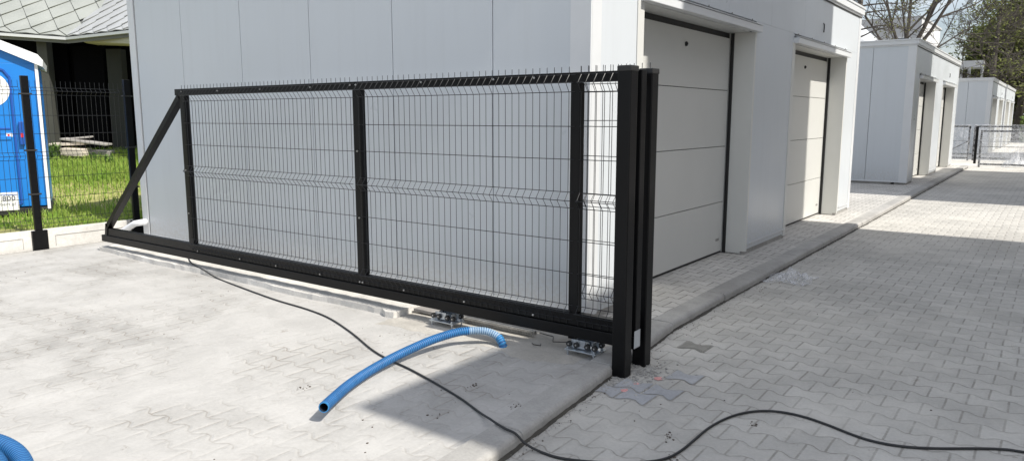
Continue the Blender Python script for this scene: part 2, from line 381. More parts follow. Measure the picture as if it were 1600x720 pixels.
# ------------------------------------------------------------------ garages
def make_garage(ox, oy):
    """double garage; its front (x=ox) faces the road, oy = near end of the front"""
    t = empty('garage', (ox, oy, .05))
    X, Y = ox, oy; x0 = X-5.80; y1 = Y+7.67; zt = 2.98; zb = .10; RD = .23
    d1 = (Y+.734, Y+3.11); d2 = (Y+4.46, Y+6.89); zo = 2.235
    # dark core just inside the skin (seen through the panel joints)
    c = MB(); c.box(x0+.04, X-RD-.10, Y+.045, y1-.045, .05, zt-.06); c.build('inner_core', M['gap'], t)
    p = MB(); p.box(x0+.03, X-RD-.06, Y+.02, y1-.02, .045, .098)
    for a, b in ((Y+.02, d1[0]-.01), (d1[1]+.01, d2[0]-.01), (d2[1]+.01, y1-.02)): p.box(X-RD, X-.012, a, b, .045, .098)
    p.build('plinth', M['kerb'], t)
    # side walls of one-metre panels
    for s, yy in ((-1, Y), (1, y1)):
        w = MB(); seams = [X-.13, X-.79, X-1.776, X-2.77, X-3.764, X-4.77, X-5.66]
        for a, b in zip(seams, seams[1:]):
            w.cbox(b+.0035, a-.0035, yy, yy-s*.04, zb+.004, zt-.12, .003)
        w.build('side_wall', M['panel'], t)
        bt = MB()
        bt.box(x0+.01, X-.01, yy+s*.006, yy-s*.02, zb-.004, zb+.022); bt.box(x0+.01, X-.01, yy+s*.018, yy+s*.0065, zb-.004, zb+.006)
        bt.build('base_flashing', M['trim'], t)
    # rear wall
    w = MB(); w.cbox(x0, x0+.04, Y+.02, y1-.02, zb, zt-.12, .003); w.build('rear_wall', M['panel'], t)
    # front wall sheets round the two openings
    f = MB()
    fx0, fx1 = X-.05, X
    f.cbox(fx0, fx1, Y+.12, d1[0]-.10, zb, zo+.10, .002)
    f.cbox(fx0, fx1, d1[1]+.04, d2[0]-.04, zb, zo+.10, .002)
    f.cbox(fx0, fx1, d2[1]+.04, y1-.12, zb, zo+.10, .002)
    ys = [Y+.12, Y+1.2, Y+2.4, Y+3.6, Y+4.8, Y+6.0, y1-.12]
    for a, b in zip(ys, ys[1:]): f.cbox(fx0, fx1, a+.0005, b-.0005, zo+.101, zt-.10, .001)
    f.build('front_wall', M['panel'], t)
    # corner trims
    for yy, s in ((Y, 1), (y1, -1)):
        k = MB()
        k.cbox(X-.15, X+.004, yy-s*.005, yy+s*.012, zb-.01, zt-.13, .002)
        k.cbox(X-.012, X+.005, yy+s*.0125, yy+s*.13, zb-.01, zt-.13, .002)
        k.build('corner_trim', M['trim'], t)
        k = MB(); k.cbox(x0-.004, x0+.12, yy-s*.005, yy+s*.012, zb-.01, zt-.13, .002)
        k.cbox(x0-.006, x0+.012, yy+s*.0125, yy+s*.12, zb-.01, zt-.13, .002); k.build('corner_trim', M['trim'], t)
    # roof with stepped edge profile
    r = MB(); r.box(x0+.02, X-.02, Y+.02, y1-.02, zt-.06, zt-.02)
    rf = r.build('roof', M['roofm'], t)
    fa = MB()
    def ring(z0, z1, o, th=.03):
        fa.cbox(X+o-th, X+o, Y-o, y1+o, z0, z1, .003); fa.cbox(x0-o, x0-o+th, Y-o, y1+o, z0, z1, .003)
        fa.cbox(x0-o+th+.001, X+o-th-.001, Y-o, Y-o+th, z0, z1, .003); fa.cbox(x0-o+th+.001, X+o-th-.001, y1+o-th, y1+o, z0, z1, .003)
    ring(zt-.135, zt-.108, .012); ring(zt-.107, zt-.028, .034); ring(zt-.027, zt, .045, .06)
    fa.build('fascia', M['trim'], rf)
    sh = MB(); sh.box(X+.002, X+.011, Y+.02, y1-.02, zt-.150, zt-.136); sh.build('shadow_joint', M['gap'], rf)
    for (a, b) in (d1, d2):
        # reveal lining
        v = MB()
        v.box(X-RD-.02, X-.051, a-.02, a, .06, zo); v.box(X-RD-.02, X-.051, b, b+.02, .06, zo)
        v.box(X-RD-.02, X-.051, a-.02, b+.02, zo+.001, zo+.02)
        v.cbox(X-.052, X+.007, b, b+.040, .08, zo, .002); v.cbox(X-.052, X+.007, a-.098, a, .08, zo, .002)
        v.build('reveal', M['reveal'], t)
        # door of four sections
        d = MB(); zs = [.075, .58, 1.135, 1.68, 2.185]
        for z0, z1 in zip(zs, zs[1:]):
            d.cbox(X-RD-.05, X-RD, a+.02, b-.035, z0+.003, z1-.003, .003)
        dr = d.build('garage_door', M['door'], t)
        q = MB(); q.box(X-RD-.06, X-RD-.02, a+.001, b-.001, .052, 2.234); q.box(X-RD-.001, X-RD+.032, b-.010, b-.0012, .055, 2.232); q.build('door_seal', M['rubber'], dr)
        q = MB(); q.cyl((X-RD-.002, a+1.28, 2.05), (X-RD+.012, a+1.28, 2.05), .020, 14); q.cyl((X-RD+.012, a+1.28, 2.05), (X-RD+.020, a+1.28, 2.05), .009, 10); q.build('lock', M['rubber'], dr)
        q = MB(); q.cbox(X-RD-.002, X-RD+.004, b-.20, b-.12, .19, .215, .002); q.build('badge', M['galv'], dr)
        # drip canopy
        k = MB(); k.cbox(X-.002, X+.060, a-.06, b+.05, zo-.006, zo+.055, .003)
        k.add([(X+.004, a-.06, zo+.068), (X+.067, a-.06, zo+.058), (X+.067, b+.05, zo+.058), (X+.004, b+.05, zo+.068),
               (X+.004, a-.06, zo+.075), (X+.067, a-.06, zo+.065), (X+.067, b+.05, zo+.065), (X+.004, b+.05, zo+.075)],
              [(0,3,2,1),(4,5,6,7),(0,1,5,4),(1,2,6,5),(2,3,7,6),(3,0,4,7)])
        cn = k.build('canopy', M['trim'], t)
        for i in range(5):
            k = MB(); k.cyl((X-.001, a+.1+i*(b-a-.2)/4, zo+.105), (X+.009, a+.1+i*(b-a-.2)/4, zo+.105), .006, 8)
            k.build('rivet', M['galv'], cn)
    # bright base strips on the piers
    for a, b in ((Y+.16, d1[0]-.13), (d1[1]+.08, d2[0]-.05), (d2[1]+.08, y1-.16)):
        q = MB(); q.box(X+.0005, X+.012, a, b, .150, .156); q.box(X+.0105, X+.014, a, b, .157, .166); q.build('base_strip', M['trim'], t)
    q = MB(); q.tube([(X, Y+5.60, 2.56), (X+.012, Y+5.60, 2.54), (X+.012, Y+5.60, 2.50), (X+.010, Y+5.60, 2.45)], .007, 6); q.build('cable_tail', M['rubber'], t)
    return t
GX, GY = -2.46, 4.18
g1 = make_garage(GX, GY)
tag(g1, 'white double garage nearest the camera, standing right behind the black sliding gate', 'garage', 'white double garages in a row along the paved lane')
for dx, yy, lab in ((0., 16.98, 'second white garage along the kerb, with the bare branching tree rising behind its roof'),
                    (.22, 33.9, 'third white garage in the row, partly hidden by the wrapped gate frames'),
                    (.26, 41.9, 'farthest and smallest looking white garage, against the dark trees at the right')):
    c = copy_tree(g1); c.location = (GX+dx, yy, .05); c['label'] = lab
    if yy > 30: c.location.z = 0.0

# ------------------------------------------------------------------ welded mesh panel
DEP = .036
def mesh_panel(mb, P, Dv, Nv, length, zprof, hz, pitch=.05, r=.0022, rh=.0022, first=.0):
    """P start point, Dv unit run direction, Nv fold direction; zprof [(z,fold)], hz heights with fold"""
    P, Dv, Nv = Vector(P), Vector(Dv), Vector(Nv)
    s = first
    while s <= length + 1e-6:
        jx = random.uniform(-.0008, .0008)
        pts = [P + Dv*(s+jx) + Nv*d + Vector((0, 0, z)) for z, d in zprof]
        mb.tube(pts, r, 4, True, False); s += pitch
    for z, d in hz:
        k = max(2, int(length/.5)+1)
        pts = [P + Dv*(length*i/(k-1)) + Nv*(d-r*1.8) + Vector((0, 0, z + random.uniform(-.0012, .0012))) for i in range(k)]
        mb.tube(pts, rh, 4, True, False)
D_ = DEP
LP = [(1.699, 0), (1.655, 0), (1.61, D_), (1.559, 0), (.992, 0), (.945, D_), (.90, 0), (.327, 0), (.285, D_), (.24, 0), (.212, 0)]
LH = [(1.655, 0), (1.61, D_), (1.559, 0), (1.368, 0), (1.18, 0), (.992, 0), (.945, D_), (.90, 0), (.711, 0), (.519, 0), (.327, 0), (.285, D_), (.24, 0)]

# ------------------------------------------------------------------ sliding gate
gate = empty('sliding_gate', (-4.9, 3.64, .135))
tag(gate, 'long black sliding gate leaf of welded mesh with a slanted tail brace', 'gate')
FY0, FY1 = 3.612, 3.662
b = MB(); b.cbox(-6.42, -1.865, FY0, FY1, 1.612, 1.668, .004); b.build('top_rail', M['black'], gate)
b = MB(); b.cbox(-7.95, -1.865, FY0, FY1, .207, .282, .004); b.build('bottom_rail', M['black'], gate)
b = MB(); b.cbox(-8.01, -1.81, 3.600, 3.676, .136, .2055, .005); tb = b.build('track_beam', M['black'], gate)
b = MB(); b.cbox(-8.018, -8.011, 3.602, 3.674, .138, .204, .002); b.build('end_cap', M['black'], tb)
for x0, x1 in ((-6.345, -6.265), (-4.075, -3.995), (-2.245, -2.187)):
    b = MB(); b.cbox(x0, x1, FY0+.001, FY1-.001, .283, 1.611, .004); b.build('upright', M['black'], gate)
b = MB(); b.cbox(-1.864, -1.806, FY0-.004, FY1+.004, .207, 1.668, .004); eu = b.build('end_upright', M['black'], gate)
b = MB(); b.cbox(-1.8055, -1.803, 3.592, 3.662, .145, .245, .001); pl = b.build('maker_plate', M['plate'], gate)
pl['label'] = 'small silver rectangular plate near the foot'
b = MB(); b.bar((-6.36, 3.637, 1.60), (-7.90, 3.637, .30), .062, .048, (0, 1, 0)); b.bar((-7.90, 3.637, .325), (-7.925, 3.637, .2085), .062, .048, (0, 1, 0)); b.build('tail_brace', M['black'], gate)
for xs, L in ((-6.30, 2.25), (-4.02, 1.80), (-2.19, .35)):
    b = MB(); mesh_panel(b, (xs, 3.606, 0), (1, 0, 0), (0, -1, 0), L, LP, LH, first=.012); b.build('mesh_panel', M['wire'], gate)
sc = MB(); sc.cyl((0, .0, 0), (0, -.006, 0), .0065, 10); sc.cyl((0, -.006, 0), (0, -.010, 0), .004, 8)
first = None
for x, z in ((-6.30, 1.645), (-5.74, 1.64), (-5.15, 1.64), (-4.53, 1.64), (-4.09, 1.645), (-4.03, 1.645), (-3.4, 1.645), (-2.8, 1.645), (-2.5, 1.645), (-4.035, 1.18), (-4.035, .70), (-6.305, .56), (-6.31, .95),
             (-6.2, .222), (-5.55, .225), (-5.05, .225), (-4.5, .225), (-4.05, .225), (-4.02, .225), (-3.60, .225), (-3.05, .225), (-2.5, .225)):
    if first is None:
        first = sc.build('screw', M['screw'], gate, origin=(0, 0, 0)); o = first
    else:
        o = first.copy(); C.objects.link(o); o.parent = gate
    o.location = (x+4.9, 3.6115-3.64, z-.135)

# guide posts
def guide_post(x0, x1, y0, y1, z1, label):
    t = empty('guide_post', ((x0+x1)/2, (y0+y1)/2, 0)); tag(t, label, 'post', 'pair of black guide posts holding the gate')
    b = MB(); b.cbox(x0, x1, y0, y1, -.01, z1-.022, .006); b.build('post_tube', M['black'], t)
    b = MB(); b.cbox(x0-.003, x1+.003, y0-.003, y1+.003, z1-.03, z1, .006); b.build('cap', M['rubber'], t)
    return t
guide_post(-1.885, -1.806, 3.484, 3.566, 1.685, 'nearer thick black square post in front of the gate end, standing in crumbled paving')
guide_post(-1.883, -1.804, 3.728, 3.808, 1.682, 'rear black square post just behind the gate end, beside the kerb')
# short fixed fence section behind the gate end
t = empty('fence_section', (-2.26, 3.85, .03)); tag(t, 'short fixed mesh fence section clamped behind the right end of the sliding gate', 'fence')
b = MB(); b.cbox(-2.405, -2.345, 3.86, 3.90, .03, 1.66, .004); b.build('fence_post', M['black'], t)
PP = [(1.72, 0), (1.655, 0), (1.61, D_), (1.565, 0), (.96, 0), (.925, D_), (.885, 0), (.40, 0), (.355, D_), (.31, 0)]
PH = [(1.655, 0), (1.61, D_), (1.565, 0), (1.40, 0), (1.19, 0), (.96, 0), (.925, D_), (.885, 0), (.68, 0), (.47, 0), (.40, 0), (.355, D_), (.31, 0)]
b = MB(); mesh_panel(b, (-2.335, 3.845, 0), (1, 0, 0), (0, -1, 0), .50, PP, PH, first=.01); b.build('mesh_panel', M['wire'], t)
for z in (1.515, .945, .46):
    b = MB(); b.cbox(-2.375, -2.315, 3.815, 3.860, z-.012, z+.012, .003); b.cyl((-2.325, 3.815, z+.016), (-2.325, 3.80, z+.016), .008, 8); b.build('clamp', M['black'], t)
    s2 = MB(); s2.cyl((-2.325, 3.8125, z), (-2.325, 3.806, z), .006, 8); s2.build('clamp_screw', M['screw'], bpy.data.objects[[o.name for o in t.children if o.name.startswith('clamp')][-1]])

# ------------------------------------------------------------------ roller carriages
def carriage(cx, cy, label):
    t = empty('roller_carriage', (cx, cy, yz)); tag(t, label, 'carriage', 'galvanised roller carriages under the gate')
    z = yz
    b = MB(); b.cbox(cx-.105, cx+.105, cy-.065, cy+.055, z+.036, z+.043, .0015); pt = b.build('base_plate', M['zinc'], t)
    for sx in (-1, 1):
        for sy in (-1, 1):
            b = MB(); x, yy = cx+sx*.088, cy-.005+sy*.048
            b.cyl((x, yy, z), (x, yy, z+.056), .0055, 8); b.cyl((x, yy, z+.044), (x, yy, z+.052), .010, 6); b.cyl((x, yy, z+.028), (x, yy, z+.035), .010, 6)
            b.build('threaded_stud', M['zinc'], t)
    b = MB(); b.cbox(cx-.066, cx-.060, cy-.030, cy+.028, z+.044, z+.092, .001); b.cbox(cx+.060, cx+.066, cy-.030, cy+.028, z+.044, z+.092, .001)
    b.cbox(cx-.075, cx+.02, cy-.036, cy-.031, z+.050, z+.098, .001); b.cbox(cx-.075, cx+.075, cy+.029, cy+.034, z+.050, z+.090, .001)
    b.cbox(cx-.02, cx+.02, cy-.02, cy+.02, z+.0435, z+.080, .002)
    b.build('bracket', M['zinc'], t)
    for x in (-.085, -.035, .038, .088):
        for yy in (-.042, .040):
            b = MB(); b.cyl((cx+x, cy+yy-.009, z+.070), (cx+x, cy+yy+.009, z+.070), .017, 14)
            w = b.build('roller_wheel', M['rubber'], t)
            b = MB(); b.cyl((cx+x, cy+yy-.012, z+.070), (cx+x, cy+yy+.012, z+.070), .005, 8); b.build('axle', M['screw'], w)
carriage(-3.215, 3.625, 'roller carriage on threaded studs under the middle of the gate, left of the toothed rack')
carriage(-2.14, 3.63, 'roller carriage under the gate end, close to the kerb and the black posts')

# concrete strip under the gate tail, rough end
bm = bmesh.new(); rs = random.Random(5)
xs = [-8.05 + i*(8.05-3.64)/60 for i in range(61)]
fr = [3.565 + rs.uniform(-.006, .006) + (.0 if x > -4.4 else .02*math.sin(x*3)) for x in xs]
fr = [(f if x < -3.78 else f-.03) for x, f in zip(xs, fr)]
vs = []
mb = MB()
for x, f in zip(xs, fr):
    zt = .072 + rs.uniform(-.003, .003); vs += [(x, f, .02), (x, f+.004, zt), (x, 3.98, zt+.002), (x, 3.98, .02)]
fs = []
for i in range(60):
    for k in range(3): fs.append((i*4+k, (i+1)*4+k, (i+1)*4+k+1, i*4+k+1))
fs += [(0, 1, 2, 3), (243, 242, 241, 240)]
mb.add(vs, fs); mb.build('foundation_strip', M['slab']); tag(bpy.data.objects['foundation_strip'], kind='structure')
# sandy trench floor right of it
mb = MB(); N1, N2 = 50, 12
for i in range(N1+1):
    for j in range(N2+1):
        x = -3.635 + (3.635-2.12)*i/N1; yy = 3.40 + .66*j/N2
        e = min(1, j/2, (N2-j)/2, i/2+.3, (N1-i)/3)
        mb.v.append((x + (.05*noise.noise(Vector((yy*9, 3, 1))) if i == 0 else 0), yy + (.10*noise.noise(Vector((x*3.1, 0, 1))) + .03*noise.noise(Vector((x*13, 0, 1))) if j == 0 else 0), yz + (.0005 if e < .45 else .003) + e*(.001 + .012*max(0, noise.noise(Vector((x*7, yy*7, 0)))))))
for i in range(N1):
    for j in range(N2):
        k = i*(N2+1)+j; mb.f.append((k, k+N2+1, k+N2+2, k+1)); mb.sm.append(True); mb.mi.append(0)
tag(mb.build('sand_bed', M['soilb']), kind='structure')
# toothed rack lying on the strip
t = empty('gear_rack', (-2.88, 3.74, .045)); tag(t, 'grey toothed steel rack lying on the sand between the two roller carriages', 'gear rack')
b = MB(); b.cbox(-3.16, -2.58, 3.735, 3.765, .046, .074, .002); b.build('rack_bar', M['galv'], t)
b = MB(); x = -3.155
while x < -2.59: b.box(x, x+.006, 3.722, 3.734, .050, .070); x += .0126
b.build('teeth', M['galv'], t)
b = MB(); b.cbox(-3.62, -3.30, 3.72, 3.80, .046, .070, .006); tag(b.build('wood_offcut', M['woodg'], origin=(-3.45, 3.76, .046)), 'grey wooden offcut lying under the gate left of the first roller carriage', 'board')
b = MB(); b.tube([(-2.58, 3.80, .05), (-2.45, 3.76, .06), (-2.40, 3.68, .055), (-2.30, 3.70, .065), (-2.18, 3.66, .09)], .003, 5)
tag(b.build('loose_wire', M['rubber'], origin=(-2.4, 3.7, .05)), 'thin dark wire curling across the sand to the right roller carriage', 'wire')
b = MB(); b.tube([(-2.50, 3.60, .047), (-2.47, 3.575, .050), (-2.43, 3.59, .048), (-2.45, 3.62, .047)], .003, 5)
tag(b.build('wire_loop', M['rubber'], origin=(-2.46, 3.6, .047)), 'small dark wire loop on the sand just right of the toothed rack', 'wire')

# ------------------------------------------------------------------ hose
def cr(pts, k):
    """Catmull-Rom resample"""
    P = [Vector(p) for p in pts]; P = [P[0]*2-P[1]] + P + [P[-1]*2-P[-2]]; out = []
    for i in range(1, len(P)-2):
        for j in range(k):
            t = j/k; a, b, c, d = P[i-1:i+3]
            out.append(.5*((2*b)+(c-a)*t+(2*a-5*b+4*c-d)*t*t+(3*b-a-3*c+d)*t**3))
    out.append(P[-2]); return out
def even(pts, step):
    out = [pts[0]]; acc = 0
    for a, b in zip(pts, pts[1:]):
        L = (b-a).length; d = step-acc
        while d <= L: out.append(a.lerp(b, d/L)); d += step
        acc = (acc+L) % step
    return out
hp = [(-2.626, 3.476, .02), (-2.633, 3.470, .055), (-2.675, 3.478, .088), (-2.735, 3.455, .113), (-2.795, 3.400, .123), (-2.85, 3.32, .124), (-2.883, 3.209, .118), (-2.899, 3.085, .110), (-2.907, 2.959, .098),
      (-2.903, 2.827, .088), (-2.885, 2.691, .080), (-2.850, 2.551, .077), (-2.785, 2.385, .081), (-2.69, 2.215, .093), (-2.597, 2.073, .110)]
def hose_mesh(pts, r0, pitch, n=18, white=None, amp=.055):
    step = pitch/4; P = even(cr(pts, 14), step); mb = MB(); rs = []; 
    for i, p in enumerate(P): rs.append(r0*(1 + (amp if (i % 4) in (1, 2) else -amp*.6)))
    mb.tube(P, r0, n, False, False, rs=rs)
    if white:
        L = len(P)
        for fi in range(len(mb.f)):
            ring = fi//n/L
            if white[0] < ring < white[1] and (fi//n) % 4 in (0, 1, 2): mb.mi[fi] = 1
    for fi in range(len(mb.f)):
        if (fi//n) % 4 in (2, 3) and mb.mi[fi] == 0: mb.mi[fi] = 2
        elif (fi//n) % 4 == 3 and mb.mi[fi] == 1: mb.mi[fi] = 2
    mb.sm = [True]*len(mb.f)
    return mb, P
hb, P = hose_mesh(hp, .0228, .0145, white=(.05, .165), amp=.15)
hose = hb.build('corrugated_hose', [M['hose'], M['hosew'], M['hoseg_shade']], origin=(-2.63, 3.47, .03))
tag(hose, 'blue corrugated pipe arching out of the ground in front of the sliding gate', 'hose')
e = P[-1]; dirn = (P[-1]-P[-5]).normalized()
b = MB(); b.tube([e-dirn*.12, e-dirn*.0], .0205, 18, False, True)
b.cur = 0; b.tube([e-dirn*.13, e-dirn*.12], .0205, 18, True, True)
lin = b.build('dark_bore', M['hosein'], hose, origin=(-2.63, 3.47, .03))
# rim ring between bore and outer skin
b = MB(); n = 24; u = dirn.orthogonal().normalized(); w = dirn.cross(u)
ro = [e + (u*math.cos(2*math.pi*k/n)+w*math.sin(2*math.pi*k/n))*.0242 for k in range(n)]; ri = [e + dirn*.0006 + (u*math.cos(2*math.pi*k/n)+w*math.sin(2*math.pi*k/n))*.0204 for k in range(n)]
b.add(ro+ri, [(k, (k+1) % n, n+(k+1) % n, n+k) for k in range(n)]); b.tube([e-dirn*.012, e+dirn*.0005], .0244, 24, False, True); b.build('rim', M['hose'], hose, origin=(-2.63, 3.47, .03))
# coil in the lower left corner
cp = []
for i in range(0, 110):
    a = R(120) - i*R(9.5)
    lay = i/38.0; rr = .640 - .020*math.sin(lay*2.1)
    cp.append((-3.34 + (rr-.02*lay)*math.cos(a), .455 + (rr-.075*lay)*math.sin(a), yz + .034 + .020*lay + .004*math.sin(i)))
hb2, _ = hose_mesh(cp, .033, .019, n=16, amp=.12)
tag(hb2.build('hose_coil', [M['hose'], M['hosew'], M['hoseg_shade']], origin=(-3.38, .455, yz)), 'coil of thick blue corrugated hose lying on the paving in the lower left corner', 'hose')

# cable
cb = [(-7.003, 3.894, .08), (-6.757, 3.82, .080), (-6.50, 3.70, .079), (-6.28, 3.62, .077), (-6.05, 3.57, .070), (-5.807, 3.54, .037), (-5.28, 3.447, .037), (-4.739, 3.364, .037), (-4.307, 3.325, .037), (-3.983, 3.261, .037), (-3.585, 3.112, .037), (-3.234, 2.954, .037), (-3.026, 2.884, .037), (-2.797, 2.833, .037), (-2.533, 2.754, .037), (-2.285, 2.669, .037), (-2.091, 2.581, .040), (-1.98, 2.512, .062), (-1.92, 2.48, .0685), (-1.85, 2.455, .069), (-1.785, 2.445, .066), (-1.735, 2.45, .032),
      (-1.664, 2.465, .008), (-1.555, 2.471, .007), (-1.408, 2.536, .007), (-1.28, 2.63, .007), (-1.21, 2.725, .007), (-1.188, 2.839, .007), (-1.185, 2.981, .007), (-1.182, 3.127, .007), (-1.160, 3.27, .007), (-1.115, 3.392, .007), (-1.045, 3.479, .007), (-.957, 3.52, .007), (-.853, 3.52, .007), (-.745, 3.489, .007), (-.638, 3.446, .007), (-.542, 3.425, .007), (-.431, 3.444, .007), (-.316, 3.505, .007), (-.185, 3.60, .007), (-.094, 3.66, .007), (-.003, 3.69, .007), (.3, 3.72, .007), (.8, 3.65, .007)]
b = MB(); b.tube(cr(cb, 6), .0058, 8); tag(b.build('power_cable', M['cable'], origin=(-2, 3, .01)), 'black rubber cable snaking from under the gate over the kerb and across the road', 'cable')

# pipe at the garage corner
t = MB(); t.tube([(-8.75, 4.02, .06), (-8.50, 4.06, .14), (-8.30, 4.10, .24), (-8.12, 4.13, .27)], .035, 14); t.build('drain_pipe', M['white'], origin=(-8.5, 4.05, .05))
tag(bpy.data.objects['drain_pipe'], 'short white plastic pipe poking out beside the left corner of the nearest garage', 'pipe')

# ------------------------------------------------------------------ rear fence
FX = -8.68
fence = empty('mesh_fence', (FX, 2.5, .03)); tag(fence, 'black welded mesh fence on pale concrete plinth boards, in front of the blue toilet', 'fence')
fp = [1.0, 3.255, 4.30]
for i, yy in enumerate(fp + [-1.25, -3.5]):
    b = MB(); b.cbox(FX+.002, FX+.042, yy-.035, yy+.035, .02, 1.845, .004); ps = b.build('fence_post', M['black'], fence)
    b = MB(); b.cbox(FX+.0, FX+.058, yy-.075, yy+.075, .02, .235, .004); b.build('plinth_holder', M['black'], ps)
    for z in (1.66, 1.08, .62):
        b = MB(); b.cbox(FX-.006, FX+.05, yy-.055, yy+.055, z-.008, z+.008, .003); b.build('clamp', M['rubber'], ps)
FP = [(1.80, 0), (1.73, 0), (1.695, D_), (1.655, 0), (1.06, 0), (1.02, D_), (.98, 0), (.34, 0), (.30, D_), (.255, 0), (.245, 0)]
FH = [(1.73, 0), (1.695, D_), (1.655, 0), (1.44, 0), (1.25, 0), (1.06, 0), (1.02, D_), (.98, 0), (.79, 0), (.57, 0), (.34, 0), (.30, D_), (.255, 0)]
for a, bb in ((-3.4, -1.3), (-1.2, .95), (1.05, 3.20), (3.31, 4.26)):
    b = MB(); mesh_panel(b, (FX+.0, a, 0), (0, 1, 0), (1, 0, 0), bb-a, FP, FH, r=.0022, rh=.0025); b.build('mesh_panel', M['wire'], fence)
    b = MB(); b.cbox(FX-.025, FX+.025, a-.03, bb+.03, .02, .238, .006)
    L = bb-a
    b.cbox(FX+.0255, FX+.030, a+.12, bb-.12, .165, .172, .001)
    pbd = b.build('plinth_board', M['plinth'], fence)
    b = MB(); b.box(FX+.026, FX+.0285, a+.10, bb-.10, .158, .164); b.box(FX+.026, FX+.0285, a+.10, a+.106, .05, .157); b.box(FX+.026, FX+.0285, bb-.106, bb-.10, .05, .157); b.build('recess_line', M['kerb'], pbd)

# ------------------------------------------------------------------ portable toilet (local frame: x to the right, y away)
TA = YAW + R(30); tx, ty = loc(-5.80, 9.2); tx -= .60*math.cos(TA); ty -= .60*math.sin(TA)
T = empty('portable_toilet', (tx, ty, .23), TA, local=True); tag(T, 'blue portable toilet cabin with white roof and round emblem behind the fence', 'portable toilet')
b = MB(); b.cbox(-.60, .60, .02, 1.15, .10, 1.84, .01)
b.build('cabin_walls', M['blue'], T)
b = MB(); b.cbox(-.62, .62, .0, 1.18, .0, .085, .01); b.build('skid_base', M['rubber'], T)
b = MB(); b.add([(-.60, .02, 1.838), (.60, .02, 1.838), (0, .02, 2.10), (-.60, 1.15, 1.838), (.60, 1.15, 1.838), (0, 1.15, 2.10)], [(0, 1, 2), (5, 4, 3), (0, 2, 5, 3), (1, 4, 5, 2)]); b.build('gable', M['blue'], T)
b = MB()
for s in (-1, 1):
    p = [(0, 2.10), (s*.66, 1.80), (s*.67, 1.88), (s*.62, 1.945), (0, 2.205)]
    vs = [(x, -.05, z) for x, z in p] + [(x, 1.22, z) for x, z in p]; n = 5
    f = [tuple(range(n)), tuple(range(2*n-1, n-1, -1))] + [(k, k+n, (k+1) % n+n, (k+1) % n) for k in range(n)]
    b.add(vs, f)
b.build('roof', M['white'], T)
for xa in (.575, -.61):
    b = MB(); b.cbox(xa, xa+.035, -.006, .03, .06, 1.84, .006); b.build('edge_strip', M['white'], T)
# door with arched dark frame line
b = MB(); b.cbox(-.38, .29, -.004, .019, .16, 1.64, .008); b.add([(-.38, -.004, 1.64), (.29, -.004, 1.64), (.24, -.004, 1.72), (-.045, -.004, 1.84), (-.33, -.004, 1.72)], [(0, 1, 2, 3, 4)])
dr = b.build('door', M['blue'], T)
b = MB(); out = [(.31, .14), (.31, 1.67), (.255, 1.75), (-.045, 1.875), (-.345, 1.75), (-.40, 1.67), (-.40, .14)]
for (xa, za), (xb, zb2) in zip(out, out[1:]): b.bar((xa, .012, za), (xb, .012, zb2), .022, .02, (0, 1, 0))
b.bar((.31, .012, .14), (-.40, .012, .14), .022, .02, (0, 1, 0)); b.build('door_frame', M['blued'], T)
b = MB(); b.cbox(-.36, .27, -.012, -.003, 1.045, 1.065, .003); b.cbox(-.36, .27, -.012, -.003, .33-.08, .34-.08, .003); b.build('door_rib', M['blued'], dr)
b = MB(); b.cbox(-.36, .27, -.016, -.003, .92, .965, .006); b.build('door_rib', M['blue'], dr)
# round emblem
b = MB(); b.cyl((.095, -.003, 1.52), (.095, -.009, 1.52), .205, 48); em = b.build('round_emblem', M['sticker'], T)
b = MB(); b.cbox(-.01, .12, -.012, -.0095, 1.43, 1.58, .001); b.cbox(.145, .21, -.012, -.0095, 1.585, 1.615, .001); b.cbox(.01, .11, -.012, -.0095, 1.36, 1.40, .001); b.build('emblem_mark', M['inkp'], em)
b = MB(); b.cbox(.22, .285, -.012, -.004, .955, 1.00, .004); lk = b.build('lock_disc', M['white'], dr)
b = MB(); b.cbox(.235, .255, -.0145, -.0125, .965, .99, .001); b.build('lock_mark', M['red'], lk)
b = MB(); b.cbox(.355, .405, -.03, .018, .86, 1.14, .008); hn = b.build('door_handle', M['blued'], T)
b = MB(); b.cbox(.37, .395, -.034, -.0305, .95, 1.0, .001); b.build('lock_mark', M['red'], hn)
b = MB(); b.cbox(-.48, .28, -.0095, -.0045, .045+.02, .285, .0015); st = b.build('phone_sticker', M['sticker'], T)
def text(body, size, x, z, m, parent, yy, align='RIGHT', bold=0.0):
    cu = bpy.data.curves.new('lettering', 'FONT'); cu.body = body; cu.size = size; cu.align_x = align; cu.extrude = .0008; cu.offset = bold; cu.space_character = 1.1
    tmp = bpy.data.objects.new('tmp', cu); C.objects.link(tmp); bpy.context.view_layer.update()
    me = bpy.data.meshes.new_from_object(tmp.evaluated_get(bpy.context.evaluated_depsgraph_get())); bpy.data.objects.remove(tmp)
    me.materials.clear(); me.materials.append(m)
    o = bpy.data.objects.new('lettering', me); C.objects.link(o); o.parent = parent; o.location = (x, yy, z); o.rotation_euler = (R(90), 0, 0)
    return o
text('000 800', .085, .25, .185, M['ink'], st, -.011, bold=.0015)
text('schubert.pl', .055, .25, .125, M['ink'], st, -.011)

